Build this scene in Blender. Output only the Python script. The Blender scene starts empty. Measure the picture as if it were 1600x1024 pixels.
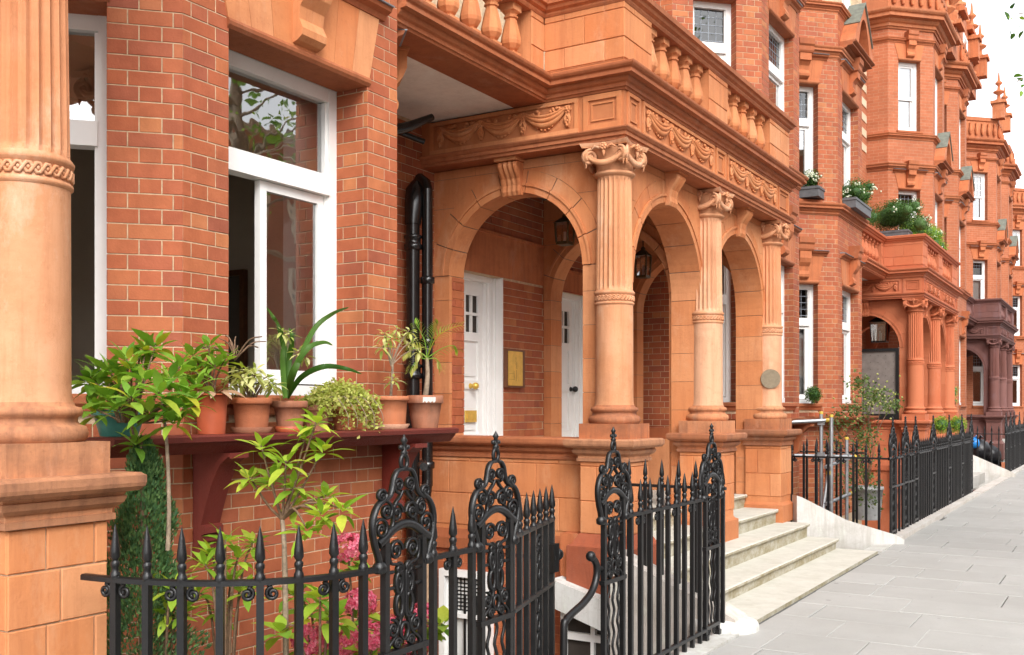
import bpy, math, random
from mathutils import Vector, Matrix
RND = random.Random(11)
PI = math.pi
SC = bpy.context.scene
COL = SC.collection

# ------------------------------------------------------------------ camera, sky, sun, exposure
CAMX, CAMY, EYE = 0.0, 0.0, 1.65
FPX, HORV = 1600.0, 637.0
THETA = math.atan(965.0 / FPX)
cam_d = bpy.data.cameras.new('camera')
cam_d.sensor_width = 36.0
cam_d.lens = 36.0
cam_d.shift_y = (HORV - 512.0) / 1600.0
cam_d.clip_start, cam_d.clip_end = 0.05, 600
cam = bpy.data.objects.new('camera', cam_d)
cam.location = (CAMX, CAMY, EYE)
cam.rotation_euler = (PI / 2, 0, THETA)
COL.objects.link(cam)
SC.camera = cam

SUN_ELEV, SUN_AZ = math.radians(42), math.radians(134)      # azimuth clockwise from +Y (north)
world = bpy.data.worlds.new('World')
SC.world = world
world.use_nodes = True
wn = world.node_tree
wn.nodes.clear()
sky = wn.nodes.new('ShaderNodeTexSky')
sky.sky_type = 'NISHITA'
sky.sun_disc = False
sky.sun_elevation = SUN_ELEV
sky.sun_rotation = SUN_AZ
sky.air_density = 1.0
sky.dust_density = 2.0
sky.ozone_density = 1.0
hs = wn.nodes.new('ShaderNodeHueSaturation')
hs.inputs['Saturation'].default_value = 0.12
bg = wn.nodes.new('ShaderNodeBackground')
bg.inputs['Strength'].default_value = 0.15
wo = wn.nodes.new('ShaderNodeOutputWorld')
wn.links.new(sky.outputs[0], hs.inputs['Color'])
wn.links.new(hs.outputs[0], bg.inputs['Color'])
wn.links.new(bg.outputs[0], wo.inputs['Surface'])

sun_d = bpy.data.lights.new('sun', 'SUN')
sun_d.energy = 0.95
sun_d.angle = math.radians(32)
sun_d.color = (1.0, 0.965, 0.92)
sun = bpy.data.objects.new('sun', sun_d)
_sd = Vector((math.sin(SUN_AZ) * math.cos(SUN_ELEV), math.cos(SUN_AZ) * math.cos(SUN_ELEV), math.sin(SUN_ELEV)))
sun.rotation_euler = (-_sd).to_track_quat('-Z', 'Y').to_euler()
sun.location = _sd * 60
COL.objects.link(sun)

SC.view_settings.view_transform = 'Standard'
SC.view_settings.look = 'None'
SC.view_settings.exposure = 1.52
SC.view_settings.gamma = 1.0
SC.view_settings.use_curve_mapping = False
SC.render.engine = 'CYCLES'
SC.cycles.use_denoising = True
SC.cycles.max_bounces = 7
SC.cycles.diffuse_bounces = 4
SC.cycles.glossy_bounces = 3
SC.cycles.transparent_max_bounces = 12
SC.cycles.caustics_reflective = False
SC.cycles.caustics_refractive = False

_cs, _sn = math.cos(THETA), math.sin(THETA)
def project(p):
    dx, dy = p[0] - CAMX, p[1] - CAMY
    X = dx * _cs + dy * _sn
    D = -dx * _sn + dy * _cs
    if D < 0.1: return None
    return 800 + FPX * X / D, HORV - FPX * (p[2] - EYE) / D, D
def at_depth(u, v, D):
    k = (u - 800) / FPX
    return Vector((CAMX + (-_sn + _cs * k) * D, CAMY + (_cs + _sn * k) * D, EYE - (v - HORV) * D / FPX))
def at_x(u, v, x):
    k = (u - 800) / FPX
    return at_depth(u, v, (x - CAMX) / (-_sn + _cs * k))

# ------------------------------------------------------------------ materials
class NT:
    def __init__(s, name):
        s.m = bpy.data.materials.new(name); s.m.use_nodes = True
        s.t = s.m.node_tree; s.t.nodes.clear()
        s.out = s.t.nodes.new('ShaderNodeOutputMaterial')
    def n(s, typ, **kw):
        nd = s.t.nodes.new(typ)
        for k, v in kw.items():
            if k.startswith('i_'):
                key = k[2:]
                nd.inputs[int(key) if key.isdigit() else key.replace('_', ' ')].default_value = v
            else: setattr(nd, k, v)
        return nd
    def l(s, a, b): s.t.links.new(a, b)
    def ramp(s, src, stops):
        r = s.n('ShaderNodeValToRGB')
        el = r.color_ramp.elements
        while len(el) < len(stops): el.new(0.5)
        for e, (p, c) in zip(el, stops):
            e.position = p; e.color = (c[0], c[1], c[2], 1) if not isinstance(c, (int, float)) else (c, c, c, 1)
        s.l(src, r.inputs[0]); return r.outputs[0]
    def mix(s, fac, a, b, mode='MIX'):
        m = s.n('ShaderNodeMix', data_type='RGBA', blend_type=mode)
        for sock, v in ((m.inputs[0], fac), (m.inputs[6], a), (m.inputs[7], b)):
            if isinstance(v, bpy.types.NodeSocket): s.l(v, sock)
            elif isinstance(v, (int, float)): sock.default_value = v
            else: sock.default_value = (v[0], v[1], v[2], 1)
        return m.outputs[2]
    def math(s, op, a, b=0.0):
        m = s.n('ShaderNodeMath', operation=op)
        for sock, v in ((m.inputs[0], a), (m.inputs[1], b)):
            if isinstance(v, bpy.types.NodeSocket): s.l(v, sock)
            else: sock.default_value = v
        return m.outputs[0]
    def pos(s, scale=(1, 1, 1)):
        g = s.n('ShaderNodeNewGeometry')
        mp = s.n('ShaderNodeMapping'); mp.inputs['Scale'].default_value = scale
        s.l(g.outputs['Position'], mp.inputs[0]); return mp.outputs[0]
    def noise(s, scale, vec=None, detail=4, rough=0.6):
        nz = s.n('ShaderNodeTexNoise'); nz.inputs['Scale'].default_value = scale
        nz.inputs['Detail'].default_value = detail; nz.inputs['Roughness'].default_value = rough
        s.l(vec if vec is not None else s.pos(), nz.inputs['Vector']); return nz.outputs['Fac']
    def rnd(s):
        o = s.n('ShaderNodeObjectInfo'); g = s.n('ShaderNodeNewGeometry')
        a = s.math('ADD', o.outputs['Random'], g.outputs['Random Per Island'])
        return s.math('FRACT', s.math('MULTIPLY', a, 1.37))
    def bsdf(s, color, rough=0.7, bump=None, bdist=0.01, bstr=0.5, metal=0.0, spec=0.4, **kw):
        b = s.n('ShaderNodeBsdfPrincipled')
        if isinstance(color, bpy.types.NodeSocket): s.l(color, b.inputs['Base Color'])
        else: b.inputs['Base Color'].default_value = (*color, 1)
        if isinstance(rough, bpy.types.NodeSocket): s.l(rough, b.inputs['Roughness'])
        else: b.inputs['Roughness'].default_value = rough
        b.inputs['Metallic'].default_value = metal
        b.inputs['Specular IOR Level'].default_value = spec
        for k, v in kw.items(): b.inputs[k.replace('_', ' ')].default_value = v
        if bump is not None:
            bp = s.n('ShaderNodeBump'); bp.inputs['Distance'].default_value = bdist; bp.inputs['Strength'].default_value = bstr
            s.l(bump, bp.inputs['Height']); s.l(bp.outputs[0], b.inputs['Normal'])
        s.l(b.outputs[0], s.out.inputs[0]); return s.m

def mat_brick(name, cols, rough=0.75):
    t = NT(name)
    r = t.rnd()
    n = len(cols)
    c = t.ramp(r, [(i / (n - 1), cols[i]) for i in range(n)])
    nz = t.noise(9, detail=5)
    c = t.mix(t.ramp(nz, [(0.35, 0.0), (0.7, 0.55)]), c, t.mix(1.0, c, (0.62, 0.55, 0.5), 'MULTIPLY'))
    sm = t.noise(1.1, t.pos((1, 1, .5)), detail=8, rough=0.7)
    c = t.mix(t.ramp(sm, [(0.5, 0.0), (0.75, 0.5)]), c, t.mix(1.0, c, (0.5, 0.45, 0.42), 'MULTIPLY'))
    n2 = t.noise(1.6, detail=3)
    c = t.mix(t.ramp(n2, [(0.4, 0.0), (0.75, 0.4)]), c, t.mix(1.0, c, (1.25, 1.15, 1.05), 'MULTIPLY'))
    b = t.noise(70, detail=6, rough=0.7)
    return t.bsdf(c, rough, b, 0.004, 0.55, spec=0.3)

def mat_terra(name, base, var, dark, grime=0.25, rough=0.74, streak=True):
    t = NT(name)
    r = t.rnd()
    c = t.ramp(r, [(0.0, [x * 0.90 for x in base]), (0.25, base), (0.5, [base[0] * .97, base[1] * .86, base[2] * .80]), (0.75, base), (1.0, var)])
    big = t.noise(2.3, detail=5)
    c = t.mix(t.ramp(big, [(0.38, 0.0), (0.72, 0.55)]), c, var)
    if streak:
        st = t.noise(6, t.pos((2.2, 2.2, 0.22)), detail=5, rough=0.7)
        c = t.mix(t.ramp(st, [(0.46, 0.0), (0.76, grime * 1.1)]), c, dark)
    fine = t.noise(26, detail=6, rough=0.75)
    c = t.mix(t.ramp(fine, [(0.56, 0.0), (0.75, grime * 0.9)]), c, dark)
    soot = t.noise(0.9, t.pos((1, 1, 1.7)), detail=9, rough=0.72)
    c = t.mix(t.ramp(soot, [(0.49, 0.0), (0.70, grime * 1.1)]), c, dark)
    lime = t.noise(3.1, t.pos((1, 1, .45)), detail=9, rough=0.75)
    c = t.mix(t.ramp(lime, [(0.55, 0.0), (0.72, min(.6, grime * 1.1))]), c, [min(.8, base[0] * 1.15), min(.7, base[1] * 1.75 + .03), min(.6, base[2] * 2.6 + .03)])
    pit = t.noise(60, detail=3)
    c = t.mix(t.ramp(pit, [(0.66, 0.0), (0.74, 0.35)]), c, [min(1, x * 1.25 + 0.02) for x in base])
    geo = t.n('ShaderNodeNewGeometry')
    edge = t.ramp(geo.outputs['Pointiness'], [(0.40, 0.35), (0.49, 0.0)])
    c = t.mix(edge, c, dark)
    b = t.noise(28, detail=9, rough=0.78)
    return t.bsdf(c, t.ramp(big, [(0.3, rough - 0.12), (0.7, rough + 0.12)]), b, 0.009, 0.5, spec=0.22)

def mat_simple(name, col, rough=0.6, var=0.15, scale=12, bump=0.2, metal=0.0, spec=0.4, bdist=0.004, **kw):
    t = NT(name)
    nz = t.noise(scale, detail=5)
    lo = [x * (1 - var) for x in col]; hi = [min(1, x * (1 + var)) for x in col]
    c = t.ramp(nz, [(0.3, lo), (0.7, hi)])
    b = t.noise(scale * 5, detail=4)
    return t.bsdf(c, rough, b, bdist, bump, metal, spec, **kw)

def mat_leaf(name, cols, rough=0.5, trans=0.38):
    t = NT(name)
    o = t.rnd()
    c = t.ramp(o, [(i / max(1, len(cols) - 1), cols[i]) for i in range(len(cols))])
    nz = t.noise(40, detail=3)
    c = t.mix(t.ramp(nz, [(0.35, 0.0), (0.7, 0.35)]), c, t.mix(1.0, c, (0.6, 0.65, 0.5), 'MULTIPLY'))
    b = t.n('ShaderNodeBsdfPrincipled'); t.l(c, b.inputs['Base Color']); b.inputs['Roughness'].default_value = rough
    b.inputs['Specular IOR Level'].default_value = 0.25
    tr = t.n('ShaderNodeBsdfTranslucent'); t.l(t.mix(1.0, c, (1.2, 1.3, 0.6), 'MULTIPLY'), tr.inputs['Color'])
    mx = t.n('ShaderNodeMixShader'); mx.inputs[0].default_value = trans
    t.l(b.outputs[0], mx.inputs[1]); t.l(tr.outputs[0], mx.inputs[2]); t.l(mx.outputs[0], t.out.inputs[0])
    return t.m

def mat_glass(name, tint=(1, 1, 1), boost=1.0, base=0.06):
    t = NT(name)
    tr = t.n('ShaderNodeBsdfTransparent'); tr.inputs[0].default_value = (*tint, 1)
    gl = t.n('ShaderNodeBsdfGlossy'); gl.inputs['Roughness'].default_value = 0.015
    wob = t.noise(3.0, detail=2)
    bp = t.n('ShaderNodeBump'); bp.inputs['Distance'].default_value = 0.004; bp.inputs['Strength'].default_value = 0.35
    t.l(wob, bp.inputs['Height']); t.l(bp.outputs[0], gl.inputs['Normal'])
    fr = t.n('ShaderNodeFresnel'); fr.inputs['IOR'].default_value = 1.52
    f = t.math('MINIMUM', t.math('ADD', t.math('MULTIPLY', fr.outputs[0], boost), base), 1.0)
    mx = t.n('ShaderNodeMixShader'); t.l(f, mx.inputs[0]); t.l(tr.outputs[0], mx.inputs[1]); t.l(gl.outputs[0], mx.inputs[2])
    t.l(mx.outputs[0], t.out.inputs[0]); return t.m

def mat_brickwork(name, cols, mortar, sx=0.225, sz=0.078):
    t = NT(name)
    uv = t.n('ShaderNodeUVMap')
    bt = t.n('ShaderNodeTexBrick'); bt.offset = 0.5
    bt.inputs['Scale'].default_value = 1.0
    bt.inputs['Brick Width'].default_value = sx; bt.inputs['Row Height'].default_value = sz
    bt.inputs['Mortar Size'].default_value = 0.0045; bt.inputs['Mortar Smooth'].default_value = 0.1
    bt.inputs['Bias'].default_value = 0.0
    bt.inputs['Color1'].default_value = (*cols[0], 1); bt.inputs['Color2'].default_value = (*cols[1], 1)
    bt.inputs['Mortar'].default_value = (*mortar, 1)
    t.l(uv.outputs[0], bt.inputs['Vector'])
    c = bt.outputs['Color']
    nz = t.noise(7, detail=6, rough=0.7)
    c = t.mix(t.ramp(nz, [(0.35, 0.0), (0.7, 0.5)]), c, t.mix(1.0, c, (0.6, 0.55, 0.5), 'MULTIPLY'))
    n2 = t.noise(0.9, detail=4)
    c = t.mix(t.ramp(n2, [(0.4, 0.0), (0.7, 0.5)]), c, t.mix(1.0, c, (1.3, 1.25, 1.2), 'MULTIPLY'))
    h = t.math('SUBTRACT', t.math('MULTIPLY', nz, 0.3), bt.outputs['Fac'])
    return t.bsdf(c, 0.78, h, 0.006, 0.8, spec=0.25)

BRICKC = [(0.33, 0.0886, 0.0408), (0.38, 0.1058, 0.0456), (0.41, 0.121, 0.0504), (0.36, 0.095, 0.0408), (0.44, 0.1458, 0.06), (0.395, 0.1134, 0.0504), (0.36, 0.1026, 0.0504), (0.48, 0.1782, 0.072), (0.4, 0.1134, 0.048), (0.31, 0.0886, 0.048), (0.4, 0.1134, 0.0504)]
M = {}
M['brick'] = mat_brick('brick_red', BRICKC)
M['brick_dark'] = mat_brick('brick_brown', [(0.22, 0.07, 0.04), (0.28, 0.085, 0.045), (0.19, 0.075, 0.05), (0.32, 0.095, 0.05), (0.24, 0.10, 0.07)])
M['brickwork'] = mat_brickwork('brickwork_far', [(0.41, 0.138, 0.066), (0.37, 0.112, 0.050)], (0.43, 0.23, 0.145))
M['mortar'] = mat_simple('mortar_pale', (0.50, 0.37, 0.24), 0.9, 0.25, 20, 0.6)
M['mortar_dark'] = mat_simple('mortar_grey', (0.16, 0.12, 0.09), 0.9, 0.25, 20, 0.6)
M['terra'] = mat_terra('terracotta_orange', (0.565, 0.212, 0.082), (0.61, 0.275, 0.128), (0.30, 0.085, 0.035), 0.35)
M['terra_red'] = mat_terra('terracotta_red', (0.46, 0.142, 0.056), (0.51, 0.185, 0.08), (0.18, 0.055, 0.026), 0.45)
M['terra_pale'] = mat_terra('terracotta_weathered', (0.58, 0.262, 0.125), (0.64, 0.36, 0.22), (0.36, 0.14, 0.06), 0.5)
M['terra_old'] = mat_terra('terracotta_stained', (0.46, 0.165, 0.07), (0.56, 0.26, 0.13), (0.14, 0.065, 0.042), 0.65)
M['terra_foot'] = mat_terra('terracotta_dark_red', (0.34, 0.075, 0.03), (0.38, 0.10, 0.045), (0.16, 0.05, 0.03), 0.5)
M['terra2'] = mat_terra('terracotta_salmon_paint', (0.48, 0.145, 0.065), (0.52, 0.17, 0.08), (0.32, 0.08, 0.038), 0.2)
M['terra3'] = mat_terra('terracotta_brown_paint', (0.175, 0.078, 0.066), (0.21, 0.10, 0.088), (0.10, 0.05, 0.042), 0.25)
M['cream'] = mat_terra('cream_stone', (0.62, 0.47, 0.32), (0.68, 0.55, 0.40), (0.42, 0.27, 0.16), 0.3)
M['white'] = mat_simple('white_gloss_paint', (0.80, 0.79, 0.77), 0.35, 0.03, 6, 0.08)
M['white_wall'] = mat_terra('white_masonry_paint', (0.55, 0.545, 0.52), (0.60, 0.595, 0.575), (0.30, 0.27, 0.22), 0.6)
M['plaster'] = mat_terra('soffit_plaster', (0.82, 0.77, 0.70), (0.84, 0.80, 0.74), (0.42, 0.36, 0.30), 0.25)
M['iron'] = mat_simple('black_ironwork', (0.0065, 0.0065, 0.007), 0.36, 0.3, 30, 0.3, 0.0, 0.45)
M['pipe'] = mat_simple('black_pipe_paint', (0.008, 0.007, 0.007), 0.25, 0.4, 14, 0.2, 0.0, 0.6)
M['redpaint'] = mat_terra('dark_red_paint', (0.155, 0.028, 0.020), (0.185, 0.038, 0.028), (0.08, 0.018, 0.014), 0.3, 0.42)
M['brass'] = mat_simple('polished_brass', (0.72, 0.47, 0.10), 0.3, 0.14, 18, 0.1, 0.45)
M['engraving'] = mat_simple('engraved_brass', (0.34, 0.20, 0.05), 0.5, 0.2, 30, 0.1, 0.3)
M['plaque'] = mat_simple('bronze_plaque', (0.20, 0.155, 0.10), 0.4, 0.15, 30, 0.2, 0.3)
M['lead'] = mat_simple('lead_sheet', (0.22, 0.24, 0.27), 0.5, 0.3, 8, 0.3, 0.2)
M['copper'] = mat_simple('green_copper', (0.15, 0.155, 0.125), 0.7, 0.3, 10, 0.3)
M['concrete'] = mat_simple('area_concrete', (0.50, 0.48, 0.45), 0.9, 0.2, 4, 0.3)
M['lantern'] = mat_simple('aged_brass', (0.10, 0.07, 0.03), 0.45, 0.3, 20, 0.1, 0.6)
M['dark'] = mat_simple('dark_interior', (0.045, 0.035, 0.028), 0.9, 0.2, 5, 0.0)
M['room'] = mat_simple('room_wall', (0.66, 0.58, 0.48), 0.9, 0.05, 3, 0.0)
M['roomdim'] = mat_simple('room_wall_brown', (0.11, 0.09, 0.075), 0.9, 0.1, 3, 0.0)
M['blind'] = mat_simple('pale_blind', (0.72, 0.72, 0.70), 0.8, 0.06, 6, 0.0)
M['wood'] = mat_simple('picture_frame_wood', (0.14, 0.05, 0.02), 0.4, 0.3, 20, 0.2)
M['glass'] = mat_glass('window_glass', (0.93, 0.94, 0.93), 2.2, 0.27)
M['glass_dark'] = mat_glass('leaded_glass', (0.5, 0.52, 0.5), 1.3, 0.05)
M['soil'] = mat_simple('soil', (0.05, 0.032, 0.022), 0.95, 0.5, 30, 0.9, bdist=0.02)
M['bark'] = mat_simple('twig_bark', (0.16, 0.095, 0.055), 0.85, 0.4, 40, 0.7)
M['bark_grey'] = mat_simple('pale_bark', (0.27, 0.20, 0.14), 0.85, 0.4, 40, 0.7)
M['steel'] = mat_simple('galvanised_steel', (0.42, 0.43, 0.44), 0.42, 0.15, 20, 0.15, 0.7)
M['yellow'] = mat_simple('yellow_plastic_cap', (0.55, 0.37, 0.05), 0.5, 0.1, 20, 0.0)
M['blue'] = mat_simple('blue_plastic_bag', (0.02, 0.22, 0.60), 0.35, 0.3, 9, 0.8)
M['bin'] = mat_simple('black_bin_bag', (0.012, 0.012, 0.014), 0.35, 0.3, 9, 0.9)
M['potred'] = mat_simple('plastic_terracotta_pot', (0.40, 0.085, 0.035), 0.5, 0.12, 10, 0.1)
M['pot'] = mat_terra('clay_pot', (0.42, 0.125, 0.05), (0.47, 0.17, 0.08), (0.24, 0.10, 0.06), 0.35, 0.75)
M['potold'] = mat_terra('weathered_clay_pot', (0.35, 0.115, 0.055), (0.48, 0.26, 0.17), (0.16, 0.08, 0.05), 0.6, 0.85)
M['teal'] = mat_simple('teal_glazed_bowl', (0.06, 0.22, 0.18), 0.3, 0.12, 12, 0.05)
M['planter'] = mat_simple('dark_planter', (0.10, 0.10, 0.105), 0.6, 0.2, 14, 0.2)
M['greypot'] = mat_simple('grey_stone_pot', (0.45, 0.45, 0.44), 0.8, 0.15, 14, 0.3)
M['screen'] = mat_simple('grey_glazed_screen', (0.17, 0.145, 0.13), 0.4, 0.2, 9, 0.1)
M['asphalt'] = mat_simple('asphalt', (0.05, 0.05, 0.052), 0.9, 0.3, 40, 0.8)

t = NT('paving_stone')
r = t.rnd()
c = t.ramp(r, [(0.0, (0.355, 0.348, 0.328)), (0.5, (0.375, 0.368, 0.348)), (1.0, (0.395, 0.388, 0.367))])
c = t.mix(t.ramp(t.noise(3.0, detail=6, rough=0.7), [(0.4, 0.0), (0.72, 0.5)]), c, (0.315, 0.309, 0.292))
c = t.mix(t.ramp(t.noise(55, detail=5, rough=0.8), [(0.5, 0.0), (0.75, 0.4)]), c, (0.245, 0.243, 0.235))
c = t.mix(t.ramp(t.noise(14, detail=2), [(0.71, 0.0), (0.75, 0.6)]), c, (0.17, 0.168, 0.162))
c = t.mix(t.ramp(t.noise(0.7, detail=8, rough=0.7), [(0.42, 0.0), (0.66, 0.45)]), c, (0.29, 0.283, 0.262))
c = t.mix(t.ramp(t.noise(5, t.pos((1, .35, 1)), detail=6, rough=0.7), [(0.58, 0.0), (0.75, 0.4)]), c, (0.40, 0.395, 0.375))
vo = t.n('ShaderNodeTexVoronoi'); vo.inputs['Scale'].default_value = 2.3; vo.inputs['Randomness'].default_value = 1.0; t.l(t.pos(), vo.inputs['Vector'])
c = t.mix(t.ramp(vo.outputs['Distance'], [(0.045, 0.55), (0.06, 0.0)]), c, (0.16, 0.157, 0.15))
M['paving'] = t.bsdf(c, 0.72, t.noise(90, detail=6, rough=0.75), 0.004, 0.4, spec=0.3)
M['joint'] = mat_simple('paving_joint', (0.10, 0.098, 0.092), 0.95, 0.3, 30, 0.5)

t = NT('step_stone')
c = t.ramp(t.noise(4, detail=6, rough=0.7), [(0.3, (0.46, 0.44, 0.38)), (0.7, (0.57, 0.55, 0.485))])
g = t.n('ShaderNodeNewGeometry'); sx = t.n('ShaderNodeSeparateXYZ'); t.l(g.outputs['True Normal'], sx.inputs[0])
side = t.math('LESS_THAN', sx.outputs[2], 0.5)
al = t.ramp(t.noise(5, t.pos((1, 1, 1.6)), detail=7, rough=0.8), [(0.36, 0.15), (0.62, 0.85)])
c = t.mix(t.math('MULTIPLY', side, al), c, (0.21, 0.165, 0.065))
dirt = t.ramp(t.noise(6, detail=8, rough=0.8), [(0.48, 0.0), (0.72, 0.5)])
c = t.mix(dirt, c, (0.36, 0.33, 0.25))
M['step'] = t.bsdf(c, 0.8, t.noise(60, detail=6, rough=0.75), 0.005, 0.4, spec=0.25)

M['leaf'] = mat_leaf('rhododendron_leaf', [(0.104, 0.232, 0.027), (0.183, 0.354, 0.043), (0.256, 0.427, 0.055), (0.146, 0.293, 0.034), (0.317, 0.451, 0.061), (0.207, 0.378, 0.043), (0.232, 0.403, 0.049), (0.512, 0.439, 0.037)])
M['leaf_bright'] = mat_leaf('azalea_leaf', [(0.171, 0.305, 0.027), (0.293, 0.451, 0.043), (0.403, 0.525, 0.061), (0.232, 0.39, 0.034), (0.512, 0.549, 0.067), (0.342, 0.488, 0.049)])
M['leaf_deep'] = mat_leaf('deep_green_leaf', [(0.03, 0.09, 0.015), (0.055, 0.14, 0.02), (0.09, 0.18, 0.03), (0.05, 0.12, 0.02)])
M['leaf_olive'] = mat_leaf('rose_leaf', [(0.05, 0.10, 0.025), (0.10, 0.16, 0.04), (0.16, 0.21, 0.06), (0.07, 0.12, 0.03), (0.26, 0.28, 0.10)], 0.45, 0.25)
M['leaf_pale'] = mat_leaf('variegated_leaf', [(0.575, 0.575, 0.23), (0.667, 0.644, 0.322), (0.46, 0.506, 0.138), (0.632, 0.598, 0.253), (0.276, 0.38, 0.069)])
M['leaf_lime'] = mat_leaf('pale_succulent_leaf', [(0.442, 0.494, 0.104), (0.598, 0.598, 0.182), (0.364, 0.429, 0.078), (0.52, 0.468, 0.156), (0.286, 0.351, 0.065)])
M['needle'] = mat_leaf('conifer_frond', [(0.043, 0.103, 0.043), (0.076, 0.162, 0.06), (0.13, 0.216, 0.065), (0.06, 0.13, 0.054)], 0.6, 0.2)
M['box'] = mat_leaf('box_leaf', [(0.03, 0.075, 0.015), (0.05, 0.12, 0.02), (0.08, 0.16, 0.03), (0.04, 0.095, 0.018)], 0.5, 0.2)
M['pink'] = mat_leaf('hydrangea_petal', [(0.62, 0.07, 0.15), (0.74, 0.15, 0.25), (0.52, 0.035, 0.09), (0.80, 0.28, 0.38), (0.68, 0.10, 0.19), (0.78, 0.22, 0.30)], 0.6, 0.3)
M['flower'] = mat_leaf('white_petal', [(0.80, 0.80, 0.75), (0.74, 0.76, 0.66)], 0.6, 0.3)
M['dead'] = mat_leaf('dry_leaf', [(0.36, 0.20, 0.12), (0.45, 0.28, 0.18)], 0.7, 0.15)

# ------------------------------------------------------------------ scene graph helpers
WL = {}                                       # world offset of each parent object
def _link(o, par):
    COL.objects.link(o)
    if par is not None: o.parent = par
    return o
def thing(name, label, cat, loc=(0, 0, 0), group=None, rz=0.0, local=False, kind=None):
    o = bpy.data.objects.new(name, None); COL.objects.link(o)
    o.empty_display_size = 0.1
    o.location = loc; o.rotation_euler = (0, 0, rz)
    o['label'] = label
    if cat: o['category'] = cat
    if group: o['group'] = group
    if kind: o['kind'] = kind
    WL[o.name] = Vector((0, 0, 0)) if local else Vector(loc)
    return o
def dup(root, loc, rz=None, label=None, group=None):
    r = root.copy(); COL.objects.link(r); r.location = loc
    if rz is not None: r.rotation_euler = (0, 0, rz)
    if label: r['label'] = label
    if group: r['group'] = group
    for ch in list(root.children):
        c = ch.copy(); COL.objects.link(c); c.parent = r
        for g in list(ch.children):
            d = g.copy(); COL.objects.link(d); d.parent = c
    return r

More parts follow.
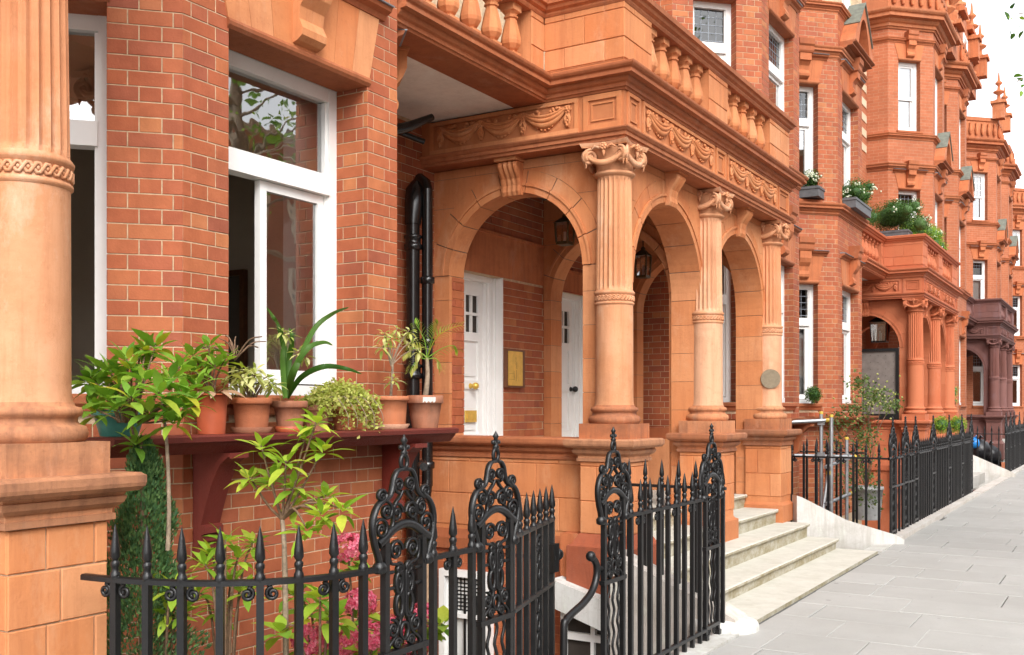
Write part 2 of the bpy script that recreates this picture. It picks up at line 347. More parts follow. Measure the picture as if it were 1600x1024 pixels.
class MB:
    def __init__(s): s.v = []; s.f = []; s.sm = []
    def add(s, verts, faces, smooth=False):
        b = len(s.v); s.v.extend([tuple(p) for p in verts])
        s.f.extend([tuple(i + b for i in f) for f in faces]); s.sm.extend([smooth] * len(faces)); return s
    def hexa(s, p):   # 8 points: bottom 4 (ccw seen from above), top 4
        return s.add(p, [(3, 2, 1, 0), (4, 5, 6, 7), (0, 1, 5, 4), (1, 2, 6, 5), (2, 3, 7, 6), (3, 0, 4, 7)])
    def box(s, x0, y0, z0, x1, y1, z1):
        return s.hexa([(x0, y0, z0), (x1, y0, z0), (x1, y1, z0), (x0, y1, z0), (x0, y0, z1), (x1, y0, z1), (x1, y1, z1), (x0, y1, z1)])
    def fbox(s, F, s0, s1, d0, d1, z0, z1):   # box in a wall frame
        P = F.p
        return s.hexa([P(s0, d1, z0), P(s1, d1, z0), P(s1, d0, z0), P(s0, d0, z0), P(s0, d1, z1), P(s1, d1, z1), P(s1, d0, z1), P(s0, d0, z1)])
    def prism(s, F, poly, d0, d1):            # polygon in (s,z) of a wall frame, extruded from d0 to d1
        n = len(poly)
        a = [F.p(x, d1, z) for x, z in poly]; b = [F.p(x, d0, z) for x, z in poly]
        fs = [tuple(range(n)), tuple(range(2 * n - 1, n - 1, -1))]
        for i in range(n):
            j = (i + 1) % n; fs.append((j, i, i + n, j + n))
        return s.add(a + b, fs)
    def lathe(s, prof, c, n=24, smooth=True, a0=0.0, cap=True, arc=2 * PI):
        vs = []; fs = []
        full = abs(arc - 2 * PI) < 1e-6
        m = n if full else n + 1
        for r, z in prof:
            for k in range(m):
                a = a0 + arc * k / n; vs.append((c[0] + r * math.cos(a), c[1] + r * math.sin(a), c[2] + z))
        for i in range(len(prof) - 1):
            for k in range(n):
                q = (k + 1) % m
                fs.append((i * m + k, i * m + q, (i + 1) * m + q, (i + 1) * m + k))
        s.add(vs, fs, smooth)
        if cap and full:
            t0 = len(prof) - 1
            if prof[0][0] > 1e-4: s.add([vs[k] for k in range(m)], [tuple(range(m - 1, -1, -1))])
            if prof[t0][0] > 1e-4: s.add([vs[t0 * m + k] for k in range(m)], [tuple(range(m))])
        return s
    def tube(s, pts, r, n=6, smooth=True, flat=1.0, cap=True, up=None):
        pts = [Vector(p) for p in pts]; N = len(pts)
        rad = r if isinstance(r, (list, tuple)) else [r] * N
        vs = []; fs = []; pu = Vector(up) if up is not None else None
        fixed = up is not None
        for i, p in enumerate(pts):
            tg = (pts[min(i + 1, N - 1)] - pts[max(i - 1, 0)])
            if tg.length < 1e-9: tg = Vector((0, 0, 1))
            tg.normalize()
            if pu is None:
                pu = Vector((0, 0, 1)) if abs(tg.z) < 0.9 else Vector((1, 0, 0))
            a = pu - tg * pu.dot(tg)
            if a.length < 1e-6: a = tg.orthogonal()
            a.normalize(); b = tg.cross(a)
            if not fixed: pu = a
            for k in range(n):
                w = 2 * PI * (k + 0.5) / n
                vs.append(p + a * math.cos(w) * rad[i] * flat + b * math.sin(w) * rad[i])
        for i in range(N - 1):
            for k in range(n):
                q = (k + 1) % n
                fs.append((i * n + k, i * n + q, (i + 1) * n + q, (i + 1) * n + k))
        s.add(vs, fs, smooth)
        if cap:
            s.add(vs[:n], [tuple(range(n - 1, -1, -1))]); s.add(vs[-n:], [tuple(range(n))])
        return s
    def ball(s, c, r, n=8, m=5, sc=(1, 1, 1), jit=0.0):
        prof = []
        vs = [(c[0], c[1], c[2] - r * sc[2])]
        for i in range(1, m):
            a = PI * i / m
            for k in range(n):
                w = 2 * PI * k / n; q = 1 + RND.uniform(-jit, jit)
                vs.append((c[0] + r * sc[0] * q * math.sin(a) * math.cos(w), c[1] + r * sc[1] * q * math.sin(a) * math.sin(w), c[2] - r * sc[2] * q * math.cos(a)))
        vs.append((c[0], c[1], c[2] + r * sc[2])); L = len(vs) - 1
        fs = [(0, 1 + (k + 1) % n, 1 + k) for k in range(n)]
        for i in range(m - 2):
            for k in range(n):
                q = (k + 1) % n; fs.append((1 + i * n + k, 1 + i * n + q, 1 + (i + 1) * n + q, 1 + (i + 1) * n + k))
        fs += [(L, 1 + (m - 2) * n + k, 1 + (m - 2) * n + (k + 1) % n) for k in range(n)]
        return s.add(vs, fs, True)
    def sweep(s, path, prof, smooth=False, closed=False):
        # path: list of (x,y); prof: closed polygon of (d,z), d measured to the right of travel
        N = len(path); P = [Vector((p[0], p[1])) for p in path]; n = len(prof)
        vs = []
        for i in range(N):
            if closed or 0 < i < N - 1:
                t0 = (P[i] - P[i - 1]).normalized(); t1 = (P[(i + 1) % N] - P[i]).normalized()
                n0 = Vector((t0.y, -t0.x)); n1 = Vector((t1.y, -t1.x))
                m = (n0 + n1); m = m / max(0.2, (1 + n0.dot(n1)))
            elif i == 0:
                t1 = (P[1] - P[0]).normalized(); m = Vector((t1.y, -t1.x))
            else:
                t0 = (P[i] - P[i - 1]).normalized(); m = Vector((t0.y, -t0.x))
            for d, z in prof: vs.append((P[i].x + m.x * d, P[i].y + m.y * d, z))
        fs = []
        R = N if closed else N - 1
        for i in range(R):
            ii = (i + 1) % N
            for k in range(n):
                q = (k + 1) % n; fs.append((i * n + k, i * n + q, ii * n + q, ii * n + k))
        s.add(vs, fs, smooth)
        if not closed:
            s.add(vs[:n], [tuple(range(n - 1, -1, -1))]); s.add(vs[-n:], [tuple(range(n))])
        return s
    def mesh(s, name, off=(0, 0, 0), uv=False):
        me = bpy.data.meshes.new(name)
        ox, oy, oz = off
        me.from_pydata([(a - ox, b - oy, c - oz) for a, b, c in s.v], [], s.f)
        me.polygons.foreach_set('use_smooth', s.sm)
        if uv:
            ul = me.uv_layers.new(name='UVMap')
            for p in me.polygons:
                nn = p.normal
                for li in p.loop_indices:
                    co = me.vertices[me.loops[li].vertex_index].co
                    if abs(nn.z) > 0.9: ul.data[li].uv = (co.x, co.y)
                    else:
                        l = math.hypot(nn.x, nn.y); ul.data[li].uv = ((-nn.y * co.x + nn.x * co.y) / l + ox * 0, co.z)
        me.update(); return me
    def build(s, name, m, par=None, uv=False, kind=None, label=None, cat=None, group=None, flip=False):
        off = WL[par.name] if par is not None else Vector((0, 0, 0))
        me = s.mesh(name, off, uv); me.materials.append(m)
        o = bpy.data.objects.new(name, me); _link(o, par)
        WL[o.name] = off.copy()
        if kind: o['kind'] = kind
        if label: o['label'] = label
        if cat: o['category'] = cat
        if group: o['group'] = group
        return o

class Frame:
    """a wall's own axes: s along it, d outwards (right of travel), z up"""
    def __init__(f, O, t):
        f.O = Vector((O[0], O[1])); f.t = Vector((t[0], t[1])).normalized(); f.n = Vector((f.t.y, -f.t.x))
        f.ang = math.atan2(f.t.y, f.t.x)
    def p(f, s, d, z):
        return (f.O.x + f.t.x * s + f.n.x * d, f.O.y + f.t.y * s + f.n.y * d, z)
def inst(name, me, par, loc, rz=0.0, rot=None, scale=None):
    o = bpy.data.objects.new(name, me)
    o.parent = par
    o.location = Vector(loc) - (WL[par.name] if par is not None else Vector((0, 0, 0)))
    if rot is not None: o.rotation_euler = rot
    elif rz: o.rotation_euler = (0, 0, rz)
    if scale is not None: o.scale = scale
    COL.objects.link(o)
    return o

# ------------------------------------------------------------------ pieces: bricks and blocks
def brick_mb(L, H, pr, ch):
    """a brick's visible body in its own frame: x along, -y outwards, origin at its centre on the mortar face"""
    a, b = L / 2, H / 2; c = min(ch, L * 0.2, H * 0.2)
    v = [(-a, 0.002, -b), (a, 0.002, -b), (a, 0.002, b), (-a, 0.002, b),
         (-a, -pr + c, -b), (a, -pr + c, -b), (a, -pr + c, b), (-a, -pr + c, b),
         (-a + c, -pr, -b + c), (a - c, -pr, -b + c), (a - c, -pr, b - c), (-a + c, -pr, b - c)]
    f = [(8, 9, 10, 11)]
    for i in range(4):
        j = (i + 1) % 4
        f += [(4 + i, 4 + j, 8 + j, 8 + i), (i, j, 4 + j, 4 + i)]
    return v, f
_bm_cache = {}
class Pieces:
    """collects one thing's bricks or blocks; the 300 that show largest become objects, the rest one mesh"""
    def __init__(s, par, name, m, cap=300, pr=0.0035, ch=0.0018):
        s.par, s.name, s.m, s.cap, s.pr, s.ch = par, name, m, cap, pr, ch; s.items = []
    def add(s, F, sc, d, zc, L, H, par=None, pr=None):
        p = F.p(sc, d, zc); q = project(p); size = 0.0
        if q and -20 < q[0] < 1620 and -20 < q[1] < 1044:
            face = abs(F.n.x * (CAMX - p[0]) + F.n.y * (CAMY - p[1])) / math.hypot(p[0] - CAMX, p[1] - CAMY)
            if F.n.x * (CAMX - p[0]) + F.n.y * (CAMY - p[1]) > 0: size = max(L * face, H) * FPX / q[2] + 0.001 * face
        s.items.append((size, p, F.ang, round(L, 3), round(H, 3), par, pr or s.pr))
    def flush(s):
        s.items.sort(key=lambda i: -i[0])
        rest = MB()
        for k, (size, p, ang, L, H, par, pr) in enumerate(s.items):
            if k < s.cap and size > 9.0:
                key = (L, H, pr, s.m.name)
                if key not in _bm_cache:
                    v, f = brick_mb(L, H, pr, s.ch)
                    me = bpy.data.meshes.new(s.name); me.from_pydata(v, [], f); me.materials.append(s.m); _bm_cache[key] = me
                jit = RND.uniform(-0.0012, 0.0012)
                inst(s.name, _bm_cache[key], par or s.par, (p[0] + math.sin(ang) * jit, p[1] - math.cos(ang) * jit, p[2]), ang)
            else:
                v, f = brick_mb(L, H, pr, s.ch)
                ca, sa = math.cos(ang), math.sin(ang)
                rest.add([(p[0] + x * ca - y * sa, p[1] + x * sa + y * ca, p[2] + z) for x, y, z in v], f)
        if rest.v: rest.build(s.name, s.m, s.par, kind='stuff')

BL, BH, BC, JT = 0.2165, 0.105, 0.0785, 0.0066
def lay_bricks(ps, F, s0, s1, z0, z1, holes=(), d=0.0, course=BC, arch=None, block=None, header=None):
    """bond between s0..s1, z0..z1 leaving out the holes (sa,sb,za,zb); block=(length,height) lays running-bond blocks"""
    if block: course = block[1]
    row = int(math.floor(z0 / course)); z = row * course
    while z < z1 - 0.004:
        za, zb = max(z, z0), min(z + course, z1)
        H = zb - za - JT_
        if H > 0.02:
            # free intervals on this course
            iv = [(s0, s1)]
            for (a, b, c, e) in holes:
                if c < zb - 0.02 and e > za + 0.02:
                    nv = []
                    for (p, q) in iv:
                        if b <= p or a >= q: nv.append((p, q)); continue
                        if a > p: nv.append((p, a))
                        if b < q: nv.append((b, q))
                    iv = nv
            if arch:
                nv = []
                for (p, q) in iv:
                    (c0, zs, R) = arch; zm = (za + zb) / 2
                    if zm > zs and zm - zs < R:
                        h = math.sqrt(R * R - (zm - zs) ** 2)
                        if p < c0 - h: nv.append((p, min(q, c0 - h)))
                        if q > c0 + h: nv.append((max(p, c0 + h), q))
                        if not (p < c0 - h) and not (q > c0 + h): pass
                    elif zm <= zs:
                        if p < c0 - R: nv.append((p, min(q, c0 - R)))
                        if q > c0 + R: nv.append((max(p, c0 + R), q))
                    else: nv.append((p, q))
                iv = nv
            if block: pat = [block[0]]; off = (block[0] / 2 if row % 2 else 0.0) + 0.0
            else: pat = [BL + JT_, BH + JT_]; off = (0.75 * (BL + JT_) - 0.25 * 0 - 0.0) if row % 2 else 0.0
            per = sum(pat)
            k = math.floor((s0 - off) / per) - 1
            x = off + k * per
            if block and row % 2 and header: x += header
            i = 0
            while x < s1:
                w = pat[i % len(pat)]; i += 1
                a, b = x, x + w; x = b
                for (p, q) in iv:
                    ca, cb = max(a, p), min(b, q)
                    if cb - ca > 0.03:
                        e0 = ca + (0 if ca <= p + 1e-6 else JT_ / 2); e1 = cb - (0 if cb >= q - 1e-6 else JT_ / 2)
                        ps.add(F, (e0 + e1) / 2, d, (za + zb) / 2, e1 - e0, H)
        row += 1; z = row * course
JT_ = JT

def wall_mb(mb, F, s0, s1, z0, z1, holes, d0, d1):
    """solid wall (boxes) with rectangular holes"""
    cuts = sorted({s0, s1, *[min(max(h[0], s0), s1) for h in holes], *[min(max(h[1], s0), s1) for h in holes]})
    for a, b in zip(cuts, cuts[1:]):
        if b - a < 1e-4: continue
        m = (a + b) / 2
        zz = [(z0, z1)]
        for h in holes:
            if h[0] < m < h[1]:
                nz = []
                for p, q in zz:
                    if h[3] <= p or h[2] >= q: nz.append((p, q)); continue
                    if h[2] > p: nz.append((p, h[2]))
                    if h[3] < q: nz.append((h[3], q))
                zz = nz
        for p, q in zz: mb.fbox(F, a, b, d0, d1, p, q)
    return mb
# ------------------------------------------------------------------ ground
XF = -2.55                                     # line of the railings
def structure(name, m, mb, uv=False):
    return mb.build(name, m, None, uv, kind='structure')
mb = MB(); mb.box(-60, -40, -3.2, -2.62, 140, -1.7); structure('area_floor', M['concrete'], mb)
mb = MB(); mb.box(-2.62, -40, -3.2, 2.2, 140, -0.022); pavement = structure('pavement', M['joint'], mb)
mb = MB(); mb.box(2.36, -40, -3.2, 9.0, 140, -0.13); structure('road', M['asphalt'], mb)
mb = MB(); mb.box(2.2, -40, -3.2, 2.355, 140, -0.005); structure('kerb', M['paving'], mb)
mb = MB(); mb.box(9.003, -40, -3.2, 40, 140, -0.02); structure('far_pavement', M['paving'], mb)
mb = MB(); mb.box(-60, 140.01, -3.2, 60, 420, -0.05); mb.box(-60, -260, -3.2, 60, -40.01, -0.05); structure('ground', M['asphalt'], mb)

slabs = []
y = 0.2; row = 0
RS = random.Random(5)
while y < 46:
    cw = RS.choice([0.58, 0.60, 0.62, 0.60, 0.64])
    x = -2.42 - RS.uniform(0, 0.8)
    while x < 2.19:
        L = RS.choice([0.6, 0.75, 0.9, 0.75, 0.9, 1.05])
        a, b = max(x, -2.42), min(x + L, 2.19)
        if b - a > 0.1: slabs.append((a, b, y, y + cw))
        x += L
    y += cw
def slab_key(s):
    q = project(((s[0] + s[1]) / 2, (s[2] + s[3]) / 2, 0))
    if not q or q[0] > 1680 or q[0] < -50 or q[1] > 1100: return 1e9
    return q[2]
slabs.sort(key=slab_key)
rest = MB()
for k, (a, b, c, d) in enumerate(slabs):
    g = 0.0038; h = RS.uniform(-0.0025, 0.0025); e = 0.005
    cx, cy = (a + b) / 2, (c + d) / 2
    w, l = (b - a) / 2 - g, (d - c) / 2 - g
    w = round(w, 2); l = round(l, 3)
    v = [(-w, -l, -0.03), (w, -l, -0.03), (w, l, -0.03), (-w, l, -0.03), (-w, -l, -e), (w, -l, -e), (w, l, -e), (-w, l, -e),
         (-w + e, -l + e, 0), (w - e, -l + e, 0), (w - e, l - e, 0), (-w + e, l - e, 0)]
    f = [(8, 9, 10, 11)] + [(i, (i + 1) % 4, 4 + (i + 1) % 4, 4 + i) for i in range(4)] + [(4 + i, 4 + (i + 1) % 4, 8 + (i + 1) % 4, 8 + i) for i in range(4)]
    if k < 300 and slab_key(slabs[k]) < 1e8:
        me = bpy.data.meshes.new('paving_slab'); me.from_pydata(v, [], f); me.materials.append(M['paving'])
        inst('paving_slab', me, pavement, (cx, cy, h), rot=(RS.uniform(-.002, .002), RS.uniform(-.002, .002), 0))
    else:
        rest.add([(p[0] + cx, p[1] + cy, p[2] + h) for p in v], f)
rest.build('paving_slab', M['paving'], pavement, kind='stuff')

# ------------------------------------------------------------------ houses
XW, XB, XC = -5.60, -4.2, -5.1                 # main wall, bay front, bay's inner corners
BAYW, CANT = 1.81, 1.2728
FRONT_H, CANT_H = (0.315, 1.50), (0.29, 0.908)
FLOORS = [(1.72, 3.72), (5.12, 7.05), (8.5, 10.25)]

def window(par, F, s0, s1, z0, z1, dg, kind, blind=None, room=None):
    """white timber window; kind: 'sash', 'leaded', 'casement_open', 'plain'"""
    fw = 0.075; fd = 0.09
    m = MB()
    m.fbox(F, s0, s0 + fw, dg - fd, dg, z0, z1); m.fbox(F, s1 - fw, s1, dg - fd, dg, z0, z1)
    m.fbox(F, s0 + fw, s1 - fw, dg - fd, dg - 0.003, z1 - fw * 1.15, z1); m.fbox(F, s0 + fw, s1 - fw, dg - fd, dg + 0.03, z0, z0 + fw * 0.9)
    for a, b in ((s0 + fw, s0 + fw + 0.018), (s1 - fw - 0.018, s1 - fw)): m.fbox(F, a, b, dg - fd, dg - 0.02, z0 + fw, z1 - fw * 1.2)
    zt = z0 + (z1 - z0) * 0.685
    if kind in ('leaded', 'casement_open', 'open'): m.fbox(F, s0 + fw, s1 - fw, dg - fd, dg + 0.012, zt - 0.065, zt + 0.065)
    w = m.build('window', M['white'], par)
    a, b = s0 + fw + 0.018, s1 - fw - 0.018
    lo, hi = z0 + fw, z1 - fw * 1.15
    def pane(x0, x1, y0, y1, d, mat='glass'):
        g = MB(); g.add([F.p(x0, d, y0), F.p(x1, d, y0), F.p(x1, d, y1), F.p(x0, d, y1)], [(0, 1, 2, 3)]); g.build('pane', M[mat], w)
    def sash(x0, x1, y0, y1, d, sw=0.05):
        q = MB()
        q.fbox(F, x0, x0 + sw, d - 0.045, d, y0, y1); q.fbox(F, x1 - sw, x1, d - 0.045, d, y0, y1)
        q.fbox(F, x0 + sw, x1 - sw, d - 0.045, d - 0.001, y1 - sw, y1); q.fbox(F, x0 + sw, x1 - sw, d - 0.045, d - 0.001, y0, y0 + sw * 1.5)
        q.build('sash', M['white'], w)
    if kind == 'open': pane(a, b, zt + 0.065, hi, dg - 0.05)
    elif kind == 'casement_open':
        pane(a, b, zt + 0.065, hi, dg - 0.05)
        mid = a + (b - a) * 0.43
        sash(mid, b - 0.004, lo + 0.004, zt - 0.07, dg - 0.03, 0.055); pane(mid + 0.05, b - 0.05, lo + 0.07, zt - 0.12, dg - 0.05)
        # the other leaf stands open into the room
        G = Frame(F.p(a + 0.02, dg - 0.06, 0)[:2], (-F.n.x * 0.97 + F.t.x * 0.24, -F.n.y * 0.97 + F.t.y * 0.24))
        q = MB(); L = mid - a
        q.fbox(G, 0, .05, -.02, .02, lo + .01, zt - .08); q.fbox(G, L - .05, L, -.02, .02, lo + .01, zt - .08)
        q.fbox(G, .05, L - .05, -.02, .02, lo + .01, lo + .09); q.fbox(G, .05, L - .05, -.02, .02, zt - .13, zt - .08)
        q.build('sash', M['white'], w)
    elif kind == 'leaded':
        pane(a, b, zt + 0.065, hi, dg - 0.05, 'glass_dark')
        q = MB(); n = max(3, int((b - a) / 0.10)); k = max(3, int((hi - zt) / 0.10))
        for i in range(1, n): q.fbox(F, a + (b - a) * i / n - 0.004, a + (b - a) * i / n + 0.004, dg - 0.052, dg - 0.046, zt + 0.065, hi)
        for i in range(1, k): q.fbox(F, a, b, dg - 0.053, dg - 0.045, zt + (hi - zt) * i / k - 0.004, zt + (hi - zt) * i / k + 0.004)
        q.build('lead_came', M['lead'], w)
        sash(a, b, lo, zt - 0.068, dg - 0.03); pane(a + 0.05, b - 0.05, lo + 0.07, zt - 0.118, dg - 0.05)
    elif kind == 'sash':
        mz = lo + (hi - lo) * 0.48
        sash(a, b, mz - 0.025, hi, dg - 0.022); pane(a + 0.05, b - 0.05, mz + 0.04, hi - 0.05, dg - 0.042)
        sash(a + .002, b - .002, lo, mz + 0.02, dg - 0.06); pane(a + 0.05, b - 0.05, lo + 0.07, mz - 0.03, dg - 0.078)
    elif kind == 'barred':
        mz = lo + (hi - lo) * 0.5
        sash(a, b, mz - 0.02, hi, dg - 0.022, 0.045); pane(a + 0.04, b - 0.04, mz, hi - 0.04, dg - 0.042)
        q = MB()
        for i in (1, 2): q.fbox(F, a + (b - a) * i / 3 - .011, a + (b - a) * i / 3 + .011, dg - .05, dg - .03, mz, hi - .04)
        for i in (1, 2): q.fbox(F, a + .04, b - .04, dg - .05, dg - .031, mz + (hi - mz) * i / 3 - .011, mz + (hi - mz) * i / 3 + .011)
        q.build('glazing_bar', M['white'], w)
        sash(a + .002, b - .002, lo, mz + 0.02, dg - 0.06, 0.045)
        pane(a + 0.04, b - 0.04, lo + 0.06, mz - 0.02, dg - 0.078)
    if blind:
        f0, f1 = blind
        q = MB(); zz0 = lo + (hi - lo) * f0; zz1 = lo + (hi - lo) * f1
        q.fbox(F, a - .01, b + .01, dg - 0.17, dg - 0.16, zz0, zz1); q.build('blind', M['blind'], w)
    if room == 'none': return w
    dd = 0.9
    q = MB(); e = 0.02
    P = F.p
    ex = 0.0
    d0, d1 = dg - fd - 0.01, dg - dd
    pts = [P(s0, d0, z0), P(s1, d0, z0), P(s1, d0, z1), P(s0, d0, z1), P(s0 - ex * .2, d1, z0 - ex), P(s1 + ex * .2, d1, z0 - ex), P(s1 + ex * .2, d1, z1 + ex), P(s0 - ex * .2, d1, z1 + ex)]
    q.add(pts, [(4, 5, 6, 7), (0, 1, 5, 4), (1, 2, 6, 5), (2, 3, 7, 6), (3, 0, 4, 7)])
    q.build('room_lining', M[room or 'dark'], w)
    return w

def lintel(par, F, s0, s1, z1, h=0.46, m='terra', nb=7, hood=True, bracket=True, dback=-0.24):
    fl = 0.11; n = nb
    for i in range(n):
        fa, fb = i / n, (i + 1) / n
        g = 0.0015
        x0 = s0 - .012 + (s1 - s0 + .024) * fa + g; x1 = s0 - .012 + (s1 - s0 + .024) * fb - g
        X0 = s0 - fl + (s1 - s0 + 2 * fl) * fa + g; X1 = s0 - fl + (s1 - s0 + 2 * fl) * fb - g
        q = MB(); q.prism(F, [(x0, z1 + .05), (x1, z1 + .05), (X1, z1 + h), (X0, z1 + h)], dback + .004, 0.012)
        q.build('lintel_block', M[m], par)
    q = MB()
    prof = [(dback, z1 + .052), (dback, z1 - .006), (0.006, z1 - .006), (0.022, z1 + 0.012), (0.026, z1 + 0.03), (0.016, z1 + 0.048), (0.006, z1 + .052)]
    a, b = F.p(s0 - .014, 0, 0), F.p(s1 + .014, 0, 0)
    q.sweep([a[:2], b[:2]], prof); q.build('lintel_roll', M['terra_red' if m == 'terra' else m], par)
    if hood:
        q = MB(); a, b = F.p(s0 - .16, 0, 0), F.p(s1 + .16, 0, 0); zz = z1 + h
        q.sweep([a[:2], b[:2]], [(-.02, zz + .075), (-.02, zz + .001), (.02, zz + .001), (.035, zz + .03), (.075, zz + .05), (.085, zz + .075)])
        q.build('hood_moulding', M['terra_red' if m == 'terra' else m], par)
        q = MB(); q.sweep([a[:2], b[:2]], [(-.02, zz + .105), (-.02, zz + .0765), (.10, zz + .0765), (.102, zz + .083)])
        q.build('lead_flashing', M['lead'], par)
    if bracket:
        c = (s0 + s1) / 2; w = .105
        prof = [(0.0, z1 + .06), (.05, z1 + .075), (.085, z1 + .10), (.09, z1 + .14), (.06, z1 + .20), (.07, z1 + .27), (.12, z1 + .33), (.15, z1 + h - .06), (.15, z1 + h + .06), (0.0, z1 + h + .06)]
        q = MB(); a, b = F.p(c - w, 0, 0), F.p(c + w, 0, 0)
        q.sweep([a[:2], b[:2]], prof[::-1])
        a, b = F.p(c - w - .035, 0, 0), F.p(c + w + .035, 0, 0); zz = z1 + h + .06
        q.sweep([a[:2], b[:2]], [(0, zz + .22), (0, zz), (.16, zz), (.175, zz + .03), (.175, zz + .10), (.20, zz + .13), (.20, zz + .22)])
        q.build('bracket', M[m], par)

def cornice_profile(z0, z1, out, back=-0.02):
    h = z1 - z0
    pr = [(.10, 0), (.14, .09), (.24, .11), (.24, .20), (.20, .22), (.22, .28), (.36, .33), (.46, .42), (.48, .47), (.44, .49), (.46, .53), (.80, .55), (.80, .70), (.76, .72), (.78, .76), (.90, .80), (.98, .88), (1.0, .93), (1.0, 1.0)]
    return [(back, z1), (back, z0)] + [(out * d, z0 + h * z) for d, z in pr]

def pediment(par, F, c, z, w=1.5, h=1.0, dp=0.27, m='terra'):
    q = MB(); a, b = F.p(c - w / 2, 0, 0), F.p(c + w / 2, 0, 0)
    q.sweep([a[:2], b[:2]], cornice_profile(z, z + .16, dp)); q.build('pediment_cornice', M[m], par)
    q = MB(); n = 14; R = w / 2
    out = [(c - R * math.cos(PI * i / n), z + .16 + h * .84 * max(0, 1 - abs(math.cos(PI * i / n))) ** .85) for i in range(n + 1)]
    inn = [(c - (R - .17) * .80 * math.cos(PI * i / n), z + .16 + (h * .56) * math.sin(PI * i / n) * max(.0, 1 - abs(math.cos(PI * i / n)) ** 3)) for i in range(n + 1)]
    for i in range(n): q.prism(F, [inn[i], inn[i + 1], out[i + 1], out[i]], -.02, dp - .03)
    q.prism(F, inn, -.02, .05)
    q.build('pediment_arch', M[m], par)
    q = MB()
    for k in range(9):
        a = PI * (k + .5) / 9
        q.prism(F, [(c + .05 * math.cos(a - .5), z + .2 + .05 * math.sin(a - .5)), (c + (R * .45) * math.cos(a - .13), z + .18 + h * .42 * math.sin(a - .13)),
                    (c + (R * .45) * math.cos(a + .13), z + .18 + h * .42 * math.sin(a + .13))][::-1], .05, .10)
    q.build('shell_ornament', M[m], par)
    q = MB()
    for i in range(n):
        o2 = [(c + (x - c) * 1.03, z + .16 + (y - z - .16) * 1.03) for x, y in (out[i], out[i + 1])]
        if n * .26 <= i < n * .74: q.prism(F, [out[i], out[i + 1], o2[1], o2[0]], -.02, dp)
    q.build('copper_roof', M['copper'], par)

